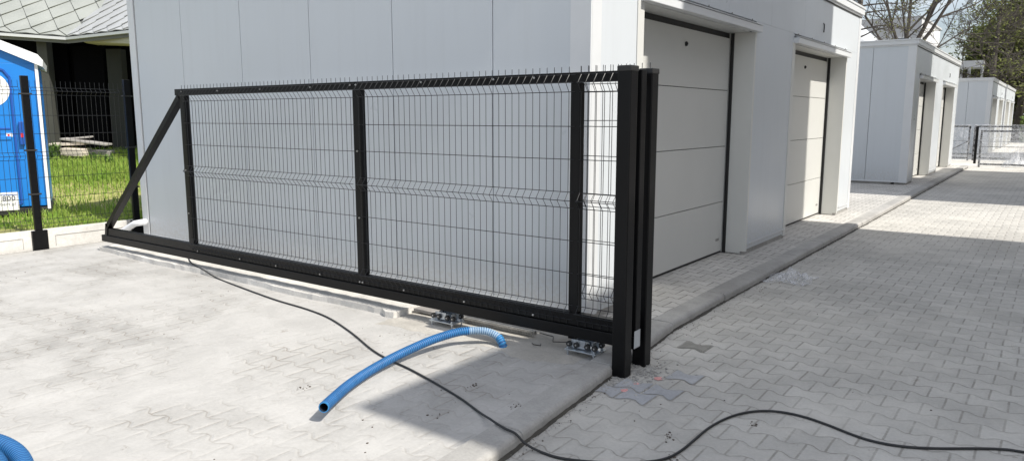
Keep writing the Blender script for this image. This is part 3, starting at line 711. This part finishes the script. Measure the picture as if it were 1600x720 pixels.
# ------------------------------------------------------------------ shingled pavilion (same local axes, origin under the camera)
PV = empty('pavilion', (loc(-8.7, 14.)[0], loc(-8.7, 14.)[1], .7), YAW, local=True)
tag(PV, 'dark walled building with a pale roof of diamond metal shingles, beyond the lawn', 'building')
PO = Vector((-8.7, 14., .7))
def L3(a, D, z): return (a-PO.x, D-PO.y, z-PO.z)
def px_a(u, D): return (u-800)/1152.5*D*1.0   # metres to the side of the sight line
def UV(u, v, D):
    """world-size helper used once to lay out the roof: side offset and height for a sight line at depth D"""
    cp, sp = math.cos(R(8.674)), math.sin(R(8.674)); k = D/(cp*1152.5 - sp*(v-360)); return ((u-800)*k, H + (-(v-360)*cp - 1152.5*sp)*k)
aA0, zA0 = UV(-120, 42, 14.4); aV, zV = UV(105, 57, 14.0); aB1, zB1 = UV(225, 43.5, 12.6)
vA0 = Vector((aA0, 14.4, zA0)); vV = Vector((aV, 14.0, zV)); vB1 = Vector((aB1, 12.6, zB1))
upA = Vector((.0, .74, .67)).normalized(); 
# valley direction taken towards (172,0) at depth 15.2
a_, z_ = UV(172, 0, 14.75); vd = (Vector((a_, 14.75, z_)) - vV).normalized()
def diamond_roof(o, e, up, nu, nv, size, m, name, clip):
    """o eave corner, e unit eave direction, up unit slope direction; clip(point)->bool keeps a tile"""
    nrm = e.cross(up).normalized()
    if nrm.z < 0: nrm = -nrm
    mb = MB(); hw, hh = size*.5, size*.55
    for j in range(-1, nv):
        for i in range(-1, nu):
            cxx = (i + .5*(j % 2))*size; cyy = j*hh*1.0 + hh*.55
            g_ = .975; pts = [(cxx, cyy-hh*g_, .030), (cxx+hw*g_, cyy, .010), (cxx, cyy+hh*g_, .0), (cxx-hw*g_, cyy, .010)]
            if not clip(cxx, cyy): continue
            q = [o + e*x + up*max(yv, 0.0) + nrm*z for x, yv, z in pts]; q2 = [p - nrm*.012 for p in q]
            loc_ = [L3(*p) for p in q] + [L3(*p) for p in q2]
            mb.add(loc_, [(0, 1, 2, 3), (0, 4, 5, 1), (3, 7, 4, 0)])
    mb2 = mb.build(name, m, PV); return mb2
eA = (vA0 - vV).normalized(); 
upA = (upA - eA*upA.dot(eA)).normalized()
# side of valley test in plane A coordinates
vx, vy = vd.dot(eA), vd.dot(upA)
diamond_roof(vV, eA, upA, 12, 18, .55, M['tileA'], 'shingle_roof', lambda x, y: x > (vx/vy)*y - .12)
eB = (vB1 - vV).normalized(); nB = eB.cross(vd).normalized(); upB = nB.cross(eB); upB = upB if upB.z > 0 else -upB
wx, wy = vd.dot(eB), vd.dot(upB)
diamond_roof(vV, eB, upB, 10, 18, .48, M['tileB_lit'], 'shingle_roof', lambda x, y: x > (wx/wy)*y - .12 and x < 4)
# decks just under the tiles
def dk(o, e, up, w0, w1, h, k):
    mb = MB(); nrm = e.cross(up).normalized(); nrm = nrm if nrm.z > 0 else -nrm
    q = [o + e*w0 - nrm*.012, o + e*w1 - nrm*.012, o + e*(w1 + k*h) + up*h - nrm*.012, o + e*(w0 + k*h) + up*h - nrm*.012]
    q2 = [p - Vector((0, 0, .12)) for p in q]
    mb.add([L3(*p) for p in q] + [L3(*p) for p in q2], [(0, 1, 2, 3), (7, 6, 5, 4), (0, 4, 5, 1), (1, 5, 6, 2), (2, 6, 7, 3), (3, 7, 4, 0)]); return mb
ddk = mat('roof_seam_dark', (.13, .135, .13), .7)
dk(vV, eA, upA, 0, 5.0, 4.6, vx/vy).build('roof_deck', ddk, PV); dk(vV, eB, upB, 0, 2.6, 4.0, wx/wy).build('roof_deck', ddk, PV)
b = MB()
def lbar(mb, p, q, w, d): mb.bar(L3(*p), L3(*q), w, d)
dz = Vector((0, -.02, -.045))
lbar(b, vA0+dz, vV+dz, .05, .05); lbar(b, vV+dz, vB1+dz, .045, .05); b.build('eave_trim', M['trim'], PV)
b = MB(); s0, s1 = vV + Vector((.25, .0, -.085)), vB1 + Vector((0, 0, -.075))
b.add([L3(*p) for p in (s0, s1, s1 + Vector((0, 0, -.20)), s0 + Vector((.1, 0, -.04)), s0 + Vector((.0, .35, -.01)), s1 + Vector((0.1, .45, -.0)), s1 + Vector((.1, .45, -.20)), s0+Vector((.1, .35, -.04)))],
      [(0, 1, 2, 3), (4, 7, 6, 5), (0, 4, 5, 1), (3, 2, 6, 7)]); b.build('soffit_board', M['soffit'], PV)
def wallbox(u0, u1, D, thick, z0, z1, name, m):
    mb = MB(); a0, a1 = px_a(u0, D), px_a(u1, D)
    x0, y0, zz0 = L3(a0, D, z0); x1, _, zz1 = L3(a1, D, z1); mb.box(x0, x1, y0, y0+thick, zz0, zz1); return mb.build(name, m, PV)
wallbox(-140, 330, 14.95, .25, .55, 3.2, 'wall', M['darkwall'])
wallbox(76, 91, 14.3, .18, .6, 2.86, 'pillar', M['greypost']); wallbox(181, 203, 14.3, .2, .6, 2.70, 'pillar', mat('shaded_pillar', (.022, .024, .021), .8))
wallbox(99, 122, 14.6, .1, .6, 2.85, 'door_panel', mat('black_glazing', (.002, .002, .003), .95, spec=.05)); wallbox(130, 176, 14.6, .1, .6, 2.78, 'door_panel', mat('black_glazing_wide', (.004, .004, .005), .95, spec=.05))
# timber heap
hx, hy = loc(px_a(120, 13.4), 13.4); hz0 = lawn_z(hx, hy)
heap = empty('board_heap', (hx, hy, hz0), YAW, local=True); tag(heap, 'heap of pale and grey timber boards lying at the dark wall beyond the lawn', 'board heap')
for (a, d, z, L, wd, th, rz, rx, m) in ((-.22, 0, .10, .50, .28, .20, 5, 0, 'wood'), (.06, -.05, .16, .40, .3, .13, -6, 3, 'wood'), (-.1, .05, .30, .62, .25, .05, 2, -2, 'wood'), (.22, .0, .34, .85, .22, .035, -4, 7, 'woodg'), (.0, .1, .40, .5, .2, .03, 9, -5, 'woodg'), (.30, .15, .09, .55, .3, .16, 12, 0, 'woodg'), (-.45, -.1, .06, .25, .25, .12, 30, 0, 'wood')):
    mb = MB(); mb.cbox(-L/2, L/2, -wd/2, wd/2, -th/2, th/2, .008); o = mb.build('board', M[m], heap, origin=(0, 0, 0)); o.location = (a, d, z); o.rotation_euler = (R(2), R(rx), R(rz))
# weeds
for (u, D, n, h, sp, lab) in ((88, 13.2, 60, .42, .22, 'bushy green weed growing at the left end of the timber heap'), (152, 13.0, 16, .30, .16, 'leafy weed clump right of the timber heap, leftmost of the two by the dark wall'), (172, 12.9, 14, .30, .17, 'spiky weed with long leaves, nearer the garage corner by the dark wall')):
    wx_, wy_ = loc(px_a(u, D), D); z0 = lawn_z(wx_, wy_); mb = MB()
    for k in range(n):
        a = rg.uniform(0, 6.283); q = rg.uniform(.3, 1.); l = h*rg.uniform(.6, 1.1); w = .012 + .012*rg.random()
        bx, by = wx_ + rg.gauss(0, .04), wy_ + rg.gauss(0, .04)
        p0 = Vector((bx, by, z0-.02)); p1 = p0 + Vector((math.cos(a)*sp*q*.5, math.sin(a)*sp*q*.5, l*.7)); p2 = p0 + Vector((math.cos(a)*sp*q, math.sin(a)*sp*q, l*(1-.3*q)))
        sd = Vector((-math.sin(a), math.cos(a), 0))*w
        mb.add([p0-sd*.4, p0+sd*.4, p1+sd, p1-sd, p2], [(0, 1, 2, 3), (3, 2, 4)])
    tag(mb.build('weed', M['weed'], origin=(wx_, wy_, z0)), lab, 'weed', 'weeds by the dark wall')

# ------------------------------------------------------------------ small things on the paving
def crumple(name, cx, cy, z0, sx, sy, h, m, seed, N=34):
    mb = MB()
    for i in range(N+1):
        for j in range(N+1):
            u, v = i/N*2-1, j/N*2-1
            rr = 1 + .35*noise.noise(Vector((u*1.6+seed, v*1.6, 0)))
            q = Vector((u*2.2+seed, v*2.2, seed)); e = max(0, 1-(u*u+v*v)**1.0*.75)
            z = abs(noise.noise(q))*h*1.8*e + abs(noise.noise(q*2.7))*h*.9*e + abs(noise.noise(q*6))*h*.35
            mb.v.append((cx + u*sx*rr + .02*noise.noise(q*3), cy + v*sy*rr + .02*noise.noise(q*3+Vector((5, 0, 0))), z0 + .006 + z))
    for i in range(N):
        for j in range(N):
            k = i*(N+1)+j; mb.f.append((k, k+N+1, k+N+2, k+1)); mb.sm.append(True); mb.mi.append(0)
    return mb.build(name, m, origin=(cx, cy, z0))
tag(crumple('plastic_film', -1.80, 6.60, 0.0, .17, .22, .055, M['film'], 2.3), 'crumpled clear plastic film lying on the road against the kerb', 'plastic film')
def blob(mb, x, y, z, r, rnd):
    bm = bmesh.new(); bmesh.ops.create_icosphere(bm, subdivisions=1, radius=r)
    for v in bm.verts: v.co = v.co*rnd.uniform(.6, 1.25); v.co.z *= .6
    bmesh.ops.translate(bm, vec=(x, y, z + r*.25), verts=bm.verts); mb.bm(bm)
cbm = MB(); gm = MB(); rc = random.Random(11)
for k in range(900):                       # scattered unevenly: washed to the kerb, thick in a few places
    yy = rc.uniform(1.6, 9); xx = kpos(yy) + .01 + rc.expovariate(9)
    dn = noise.noise(Vector((xx*2.2, yy*2.2, 4)))
    if dn < -.05 and rc.random() < .8: continue
    blob(cbm, xx, yy, 0, .0012 + .0045*rc.random()**3, rc)
for k in range(420):
    yy = rc.uniform(1.8, 6); xx = rc.uniform(-1.7, .2)
    if noise.noise(Vector((xx*1.6, yy*1.6, 9))) < .18: continue
    blob(cbm, xx, yy, 0, .0012 + .0055*rc.random()**3, rc)
for k in range(420):
    xx = rc.uniform(-7.5, -1.95); yy = rc.uniform(1.4, 3.5)
    if noise.noise(Vector((xx*1.1, yy*1.1, 2))) < .15: continue
    blob(cbm, xx, yy, yz, .0012 + .005*rc.random()**3, rc)
for cx, cy, n in ((-1.20, 2.75, 26), (-.98, 2.60, 30), (-1.30, 2.95, 18), (-1.05, 3.30, 10), (-3.05, 2.30, 18), (-2.02, 2.75, 14), (-2.25, 2.45, 10), (-2.35, 2.85, 12)):
    for k in range(n): blob(cbm, cx+rc.gauss(0, .016), cy+rc.gauss(0, .022), yz+.001 if cx < -1.9 else 0, .0015 + .006*rc.random()**2, rc)
tag(cbm.build('soil_crumbs', M['crumb']), kind='stuff')
for k in range(520):
    a = rc.uniform(0, 6.28); rr = .04 + abs(rc.gauss(0, .09)); c0 = rc.choice(((-1.845, 3.46), (-1.79, 3.55), (-1.79, 3.70), (-1.90, 3.45)))
    x, yy = c0[0]+math.cos(a)*rr, c0[1]+math.sin(a)*rr
    if x < kpos(yy)+.0: x = kpos(yy) + .01 + rc.random()*.05
    blob(gm, x, yy, 0, rc.uniform(.003, .010), rc)
for k in range(160):
    yy = rc.uniform(1.8, 3.5); blob(gm, kpos(yy)+.01+abs(rc.gauss(0, .03)), yy, 0, rc.uniform(.002, .006), rc)
tag(gm.build('gravel', M['gravel']), kind='stuff')
for cx, cy, r, z, lab in ((-1.722, 3.33, .020, .004, 'pink paint dab on the paving in front of the nearer gate post'), (-1.715, 3.455, .015, .004, 'middle pink paint dab on the paving right of the nearer gate post'), (-1.655, 3.60, .026, .004, 'largest pink paint dab on the paving right of the gate posts')):
    mb = MB(); n = 18; mb.add([(cx+math.cos(2*math.pi*k/n)*r*rc.uniform(.7, 1.2), cy+math.sin(2*math.pi*k/n)*r*1.1*rc.uniform(.7, 1.2), z) for k in range(n)], [tuple(range(n))])
    tag(mb.build('paint_mark', M['pink'], origin=(cx, cy, 0)), lab, 'paint mark', 'pink paint marks by the gate posts')
# darker disturbed blocks around the posts
dk_ = concrete('disturbed_block', (.40, .405, .415), (.45, .44, .42), .7)
mb = MB()
def bone(cx, cy, ins=.006, jit=.002):
    row = math.floor(cy/PW); par = row % 2; col = math.floor(cx/PL + .5*par + .5); xa = (col - .5*par - .5)*PL
    T = lambda x: max(-1, min(1, 1.3*math.cos(2*math.pi*x/PL)))
    pts = []
    for k in range(9): x = xa + ins + (PL-2*ins)*k/8; pts.append((x, PW*(row + PA*T(x)*(-1)**row) + ins, .0035))
    for k in range(8, -1, -1): x = xa + ins + (PL-2*ins)*k/8; pts.append((x, PW*(row + 1 - PA*T(x)*(-1)**row) - ins, .0035))
    return [(p[0]+rc.uniform(-jit, jit), p[1]+rc.uniform(-jit, jit), p[2]) for p in pts]
for cx, cy in ((-1.70, 3.50), (-1.60, 3.38), (-1.76, 3.36), (-1.62, 3.64), (-1.66, 3.24)):
    pts = bone(cx, cy); mb.add(pts, [tuple(range(len(pts)))])
tag(mb.build('patched_paving', dk_), kind='structure')
# dark paving chip on the road
mb = MB(); pts = bone(-1.66, 4.34, .004); mb.add(pts, [tuple(range(len(pts)))]); tag(mb.build('road_patch', mat('damp_patch', (.28, .27, .24), .9, noise_amt=.2, noise_scale=12)), kind='structure')

# ------------------------------------------------------------------ wrapped gate frames at the far end
def leaf_frame(x0, x1, y0, hgt, label, diag=False, film=True, z0=.03):
    t = empty('wrapped_gate', ((x0+x1)/2, y0, 0)); tag(t, label, 'gate frame', 'film wrapped gate frames at the end of the kerb')
    b = MB(); w = .05
    b.cbox(x0, x0+w, y0, y0+w, z0, z0+hgt, .004); b.cbox(x1-w, x1, y0, y0+w, z0, z0+hgt, .004)
    b.cbox(x0+w+.001, x1-w-.001, y0, y0+w, z0+hgt-w, z0+hgt, .004); b.cbox(x0+w+.001, x1-w-.001, y0, y0+w, z0+.06, z0+.06+w, .004)
    b.cbox(x0+w+.001, x1-w-.001, y0+.01, y0+.03, z0+hgt*.55, z0+hgt*.55+.015, .002)
    if diag: b.bar((x0+w, y0+.025, z0+.12), (x1-w, y0+.025, z0+hgt*.55), .03, .03, (0, 1, 0))
    b.build('frame', M['black'], t)
    if film:
        mb = MB(); N1, N2 = 40, 26
        for i in range(N1+1):
            for j in range(N2+1):
                u, v = i/N1, j/N2; q = Vector((u*5, v*4, x0))
                mb.v.append((x0-.02+(x1-x0+.04)*u, y0-.03+.05*noise.noise(q)+.02*noise.noise(q*3), z0+.02+hgt*1.02*v))
        for i in range(N1):
            for j in range(N2):
                k = i*(N2+1)+j; mb.f.append((k, k+N2+1, k+N2+2, k+1)); mb.sm.append(False); mb.mi.append(0)
        mb.build('wrap_film', M['filmb'], t)
    return t
leaf_frame(-3.3, -2.36, 28.4, 1.13, 'film wrapped black gate frame with a diagonal, beside the second garage end', True)
leaf_frame(-2.28, -.75, 28.6, 1.13, 'rear black gate frame wrapped in clear film, behind the front one', False)
leaf_frame(-1.86, .1, 25.4, 1.06, 'front black gate frame wrapped in clear film, nearest of the far frames', False, z0=0)
t = MB(); t.cbox(-2.12, -2.05, 27.2, 27.27, 0, 1.15, .005); tag(t.build('lone_post', M['black'], origin=(-2.08, 27.2, 0)), 'slim dark post standing between the wrapped gate frames at the end of the kerb', 'post')
tag(crumple('film_bundle', -.98, 25.9, 0, .28, .3, .32, M['filmb'], 5.1), 'heap of bright crumpled plastic film beside the front wrapped gate frame', 'plastic film')

# ------------------------------------------------------------------ buildings behind, added shadow blocks opposite
def block(name, x0, x1, y0, y1, h, label, m, floors=3, face='-x', win=True, cat='building', group=None):
    t = empty(name, ((x0+x1)/2, (y0+y1)/2, 0)); tag(t, label, cat, group)
    b = MB(); b.box(x0, x1, y0, y1, 0, h); b.build('wall', m, t)
    b = MB(); b.box(x0-.1, x1+.1, y0-.0, y1+.0, h+.001, h+.12); b.build('roof', M['roofm'], t)
    if win:
        fh = h/floors
        if face == '-x':
            n = max(1, int((y1-y0)/1.8))
            for f in range(floors):
                for k in range(n):
                    yc = y0 + (k+.5)*(y1-y0)/n; zc = f*fh + fh*.55
                    w = MB(); w.box(x0-.03, x0-.001, yc-.5, yc+.5, zc-.6, zc+.6); wf = w.build('window', M['white'], t)
                    w = MB(); w.box(x0-.034, x0-.031, yc-.43, yc+.43, zc-.53, zc+.53); w.build('pane', M['glass'], wf)
        else:
            n = max(1, int((x1-x0)/2.2))
            for f in range(floors):
                for k in range(n):
                    xc = x0 + (k+.5)*(x1-x0)/n; zc = f*fh + fh*.55
                    w = MB(); w.box(xc-.5, xc+.5, y0-.03, y0-.001, zc-.6, zc+.6); wf = w.build('window', M['white'], t)
                    w = MB(); w.box(xc-.42, xc+.42, y0-.034, y0-.031, zc-.53, zc+.53); w.build('pane', M['glass'], wf)
    return t
M['brick'] = mat('brown_render', (.30, .27, .24), .85, noise_amt=.08, noise_scale=1)
tanE = math.tan(SUN_EL)
XO = 5.0
def shade_h(xs, zs=0.): return zs + (XO - xs)*tanE
dr_ = lambda ysh, xs: ysh - DRIFT*(XO - xs)
opp = 'unseen stepped blocks added across the lane to cast shadows'  # out of view, sized and spaced only to cast the shadow edges
block('shadow_block', XO, XO+9, dr_(2.29, -2.4), dr_(5.44, GX), shade_h(-2.54, .03) - .12, 'unseen low block added to cast shade by the nearest garage', M['brick'], 2, group=opp)
block('shadow_block', XO+.0, XO+9, dr_(5.44, GX)+.002, dr_(10.20, GX), shade_h(GX, 3.35), 'unseen tall block added to shade the nearest garage front', M['brick'], 3, group=opp)
block('shadow_block', XO, XO+9, dr_(14.55, -2.), dr_(19.2, GX), shade_h(GX, 3.35), 'unseen tall block added to shade the second garage front', M['brick'], 3, group=opp)
block('shadow_block', XO, XO+9, dr_(19.2, GX)+.002, dr_(23.5, -2.1), shade_h(-2.40, .05) - .12, 'unseen low block added to cast shade by the second garage', M['brick'], 2, group=opp)
block('shadow_block', XO, XO+9, 29.5, 36.5, shade_h(GX, 3.4), 'farthest unseen block added to cast shade, opposite the third garage', M['brick'], 3, group=opp)
block('office_block', -13.5, -8.8, 62, 72, 8.6, 'pale grey flat building behind the bare tree, beyond the second garage', M['render'], 2, '-y')
# white gabled house end
t = empty('gabled_house', (-8.70, 30, 0)); tag(t, 'white house end with a sloping roof edge, between the first and second garage roofs', 'house')
b = MB(); b.add([(-10.50, 30, 0), (-6.45, 30, 0), (-6.45, 30, 4.1), (-8.50, 30, 6.1), (-10.50, 30, 4.1), (-10.50, 38, 0), (-6.45, 38, 0), (-6.45, 38, 4.1), (-8.50, 38, 6.1), (-10.50, 38, 4.1)],
                 [(0, 1, 2, 3, 4), (9, 8, 7, 6, 5), (0, 5, 6, 1), (1, 6, 7, 2), (4, 9, 5, 0)]); b.build('wall', M['render'], t)
b = MB(); b.add([(-6.30, 29.85, 3.98), (-8.50, 29.85, 6.13), (-10.70, 29.85, 3.98), (-6.30, 38.2, 3.98), (-8.50, 38.2, 6.13), (-10.70, 38.2, 3.98), (-6.25, 29.85, 4.08), (-8.50, 29.85, 6.25), (-10.75, 29.85, 4.08), (-6.25, 38.2, 4.08), (-8.50, 38.2, 6.25), (-10.75, 38.2, 4.08)],
                 [(6, 9, 10, 7), (7, 10, 11, 8), (0, 1, 4, 3), (1, 2, 5, 4), (0, 6, 7, 1), (1, 7, 8, 2), (0, 3, 9, 6), (2, 8, 11, 5)]); b.build('roof', M['trim'], t)
# small white frame shed
t = empty('carport', (-5.2, 52, 0)); tag(t, 'small white flat roofed structure glimpsed between the second and third garages under the dark trees', 'carport')
b = MB(); b.box(-6.2, -4.0, 52, 54, 4.35, 4.75); b.build('roof', M['white'], t)
for x in (-6.1, -5.15, -4.75, -4.1):
    b = MB(); b.box(x, x+.14, 52.05, 52.2, 0, 4.349); b.build('pillar', M['white'], t)

# ------------------------------------------------------------------ trees
def grow(mb, p, d, L, r, lvl, rnd, tips, droop=0., up=.15, kids=(3, 5), spread=.6, minr=.006):
    seg = 5; pts = [p]; rs = [r]; q = Vector(p); dv = Vector(d).normalized()
    for i in range(seg):
        dv = (dv + Vector((rnd.gauss(0, .10), rnd.gauss(0, .10), rnd.gauss(0, .08) + up*.25 - droop*.2))).normalized()
        q = q + dv*L/seg; pts.append(q.copy()); rs.append(max(minr, r*(1-.62*(i+1)/seg)))
    mb.tube(pts, r, 6 if lvl > 2 else 4, False, True, rs=rs)
    if lvl <= 0: tips.append((pts[-1], dv)); tips.append((pts[2], dv)); return
    n = rnd.randint(*kids)
    for k in range(n):
        t = .25 + .75*(k+rnd.random())/n; i = min(seg-1, int(t*seg)); f = t*seg-i; b0 = pts[i].lerp(pts[i+1], min(1, f))
        a = rnd.uniform(0, 6.283); o = dv.orthogonal().normalized(); o = (Matrix.Rotation(a, 3, dv) @ o)
        nd = (dv*(1-spread*.5) + o*spread).normalized()
        grow(mb, b0, nd, L*rnd.uniform(.5, .75), max(minr, rs[i]*.62), lvl-1, rnd, tips, droop, up, kids, spread, minr)
def leaves(tips, n, r, size, rnd, flat=.5):
    mb = MB()
    for k in range(n):
        p, d = rnd.choice(tips); c = p + Vector((rnd.gauss(0, r), rnd.gauss(0, r), rnd.gauss(0, r*.8)))
        a = Vector((rnd.gauss(0, 1), rnd.gauss(0, 1), rnd.gauss(0, flat))).normalized(); b_ = a.orthogonal().normalized(); s = size*rnd.uniform(.5, 1.3)
        mb.add([c-a*s, c+b_*s*.5, c+a*s, c-b_*s*.5], [(0, 1, 2, 3)])
    return mb
rt = random.Random(21)
# bare tree
t = empty('bare_tree', (-6.6, 41, 0)); tag(t, 'leafless tree with dark forked stems spreading above the second garage roof', 'tree')
mb = MB(); tips = []
mb.tube([(-6.6, 41, 0), (-6.62, 41, 2.2), (-6.6, 41, 4.0)], .2, 10, rs=[.26, .2, .17])
for (dx, dz_, L, r) in ((.20, 1, 4.6, .11), (.50, 1, 5.2, .12), (.85, 1, 5.0, .10), (-.15, 1, 4.0, .09), (-.6, .9, 3.6, .07), (1.25, .7, 3.8, .06), (.3, 1, 3.6, .07)):
    grow(mb, Vector((-6.6, 41, 3.9)), Vector((dx, rt.uniform(-.2, .2), dz_)), L, r, 3, rt, tips, up=.12, kids=(3, 4), spread=.55, minr=.011)
mb.build('trunk_and_branches', M['bark'], t)
# budding tree behind the first garage
t = empty('budding_tree', (-6.75, 32, 0)); tag(t, 'dark trunked tree with sparse pale green sprays at the first garage roof corner', 'tree')
mb = MB(); tips = []; mb.tube([(-6.75, 32, 0), (-6.75, 32, 3.), (-6.72, 32, 8)], .12, 8, rs=[.16, .12, .09])
for k in range(15):
    z = 4.2 + k*.3; a = rt.uniform(-.9, .9) + (math.pi if k % 3 == 0 else 0)
    grow(mb, Vector((-6.74, 32, z)), Vector((math.cos(a), math.sin(a)*.8, .15)), 1.7, .035, 2, rt, tips, droop=.3, up=0, kids=(3, 5), spread=.6, minr=.009)
mb.build('trunk_and_branches', M['bark'], t); leaves(tips, 1500, .10, .05, rt).build('foliage', M['leafb'], t)
# right hand trees
def crown_tree(x, y, h, label, mleaf, n, seed, bark='bark', low=.12, rad=.32, lsize=.13, name='dense_tree', lvl=2):
    rnd = random.Random(seed); t = empty(name, (x, y, 0)); tag(t, label, 'tree', 'trees at the far right end of the lane')
    mb = MB(); tips = []; mb.tube([(x, y, 0), (x+rnd.gauss(0, .1), y, h*.4), (x+rnd.gauss(0, .2), y, h*.95)], .1, 8, rs=[h*.022, h*.016, .03])
    nb = 26
    for k in range(nb):
        f = low + (1-low)*(k+.5)/nb; a = k*2.4 + rnd.uniform(-.4, .4); L = h*rad*(1-.68*f**1.6)*rnd.uniform(.6, 1.15)
        grow(mb, Vector((x, y, h*f*.93)), Vector((math.cos(a), math.sin(a), .35)), L, h*.006*(1.2-f), lvl, rnd, tips, droop=.1, up=.25, kids=(3, 5), spread=.6, minr=.010)
    mb.build('trunk_and_branches', M[bark], t)
    if n: leaves(tips, n, .20, lsize, rnd).build('foliage', mleaf, t)
crown_tree(-3.55, 50.8, 9.8, 'tall thinly leaved tree whose feathery crown meets the sky left of the darker trees', M['leafo'], 2600, 1, low=.25, rad=.26, lsize=.07, name='feathery_tree', lvl=3)
crown_tree(-2.2, 54.5, 10.8, 'dense olive tree directly behind the farthest garage', M['leafo'], 8500, 2, rad=.27, lsize=.12)
crown_tree(-.6, 56, 12.5, 'tallest olive brown tree at the right edge of the picture', M['leafo'], 11500, 3, rad=.29, lsize=.12)
crown_tree(-4.3, 57, 6.8, 'lower dark bushy tree behind the third garage roof', M['leafd'], 11000, 4, low=.05, rad=.26, lsize=.13)
crown_tree(-2.4, 60, 8.6, 'dark evergreen tree filling the gap under the taller trees', M['leafd'], 15000, 5, low=.03, rad=.42, lsize=.14)
crown_tree(1.2, 58, 9.5, 'dark tree half outside the right edge of the picture', M['leafd'], 13000, 6, low=.03, rad=.40, lsize=.14)
# far wood and hedge
mb = MB(); rr = random.Random(9)
for k in range(26000):
    x = rr.uniform(-60, 30); yy = rr.uniform(72, 80); hh = 5.5 + 2.0*noise.noise(Vector((x*.15, 0, 2))) + 1.0*noise.noise(Vector((x*.6, 0, 5)))
    z = rr.random()**.8*hh; c = Vector((x, yy, z)); a = Vector((rr.gauss(0, 1), rr.gauss(0, 1), rr.gauss(0, .6))).normalized(); b_ = a.orthogonal().normalized(); s = rr.uniform(.15, .4)
    mb.add([c-a*s, c+b_*s*.6, c+a*s, c-b_*s*.6], [(0, 1, 2, 3)])
tag(mb.build('far_wood', M['leafd']), kind='stuff')
# low hedge by the lane end
mb = MB()
for k in range(5000):
    c = Vector((rr.uniform(-1.9, 3.5), rr.uniform(51.5, 52.6), rr.random()*1.5)); a = Vector((rr.gauss(0, 1), rr.gauss(0, 1), rr.gauss(0, .6))).normalized(); b_ = a.orthogonal().normalized(); s = rr.uniform(.05, .12)
    mb.add([c-a*s, c+b_*s*.6, c+a*s, c-b_*s*.6], [(0, 1, 2, 3)])
tag(mb.build('hedge', foliage('hedge_leaf', (.06, .11, .02), (.16, .22, .05)), origin=(.8, 52, 0)), 'low bright green hedge under the dark trees at the end of the lane', 'hedge')

# ------------------------------------------------------------------ world, sun, camera
w = bpy.data.worlds.new('World'); bpy.context.scene.world = w; w.use_nodes = True; nt = w.node_tree; g = G(nt)
bg = nt.nodes['Background']; sky = nt.nodes.new('ShaderNodeTexSky'); sky.sky_type = 'NISHITA'; sky.sun_disc = False
sky.sun_elevation = SUN_EL; sky.sun_rotation = R(90); sky.air_density = 1.0; sky.dust_density = 2.0; sky.ozone_density = 1.0
tc = nt.nodes.new('ShaderNodeTexCoord'); mp = nt.nodes.new('ShaderNodeMapping'); mp.inputs['Scale'].default_value = (1, 1, 2.6)
nt.links.new(tc.outputs['Generated'], mp.inputs['Vector'])
cl = g.noise(mp.outputs[0], 3.2, 8, .62, .6); cf = g.ramp(cl, .40, .66, .15, .88)
nt.links.new(g.mix(cf, sky.outputs[0], (9.3, 9.55, 10.0)), bg.inputs['Color']); bg.inputs['Strength'].default_value = .125
sd = bpy.data.lights.new('Sun', 'SUN'); sd.energy = 4.95; sd.angle = R(.42); sd.color = (1., .955, .88)
so = bpy.data.objects.new('Sun', sd); C.objects.link(so)
dirv = Vector((-1, DRIFT, -tanE)).normalized(); so.rotation_euler = dirv.to_track_quat('-Z', 'Y').to_euler()
cam = bpy.data.cameras.new('Camera'); co = bpy.data.objects.new('Camera', cam); C.objects.link(co)
co.location = (0, 0, H); co.rotation_euler = (R(90-8.674), 0, YAW)
cam.sensor_width = 36; cam.lens = 36*1152.5/1600; cam.clip_start = .05; cam.clip_end = 2000
sc_ = bpy.context.scene; sc_.camera = co
sc_.view_settings.view_transform = 'Standard'; sc_.view_settings.look = 'None'; sc_.view_settings.exposure = .12; sc_.view_settings.gamma = 1
sc_.cycles.max_bounces = 8; sc_.cycles.transparent_max_bounces = 16
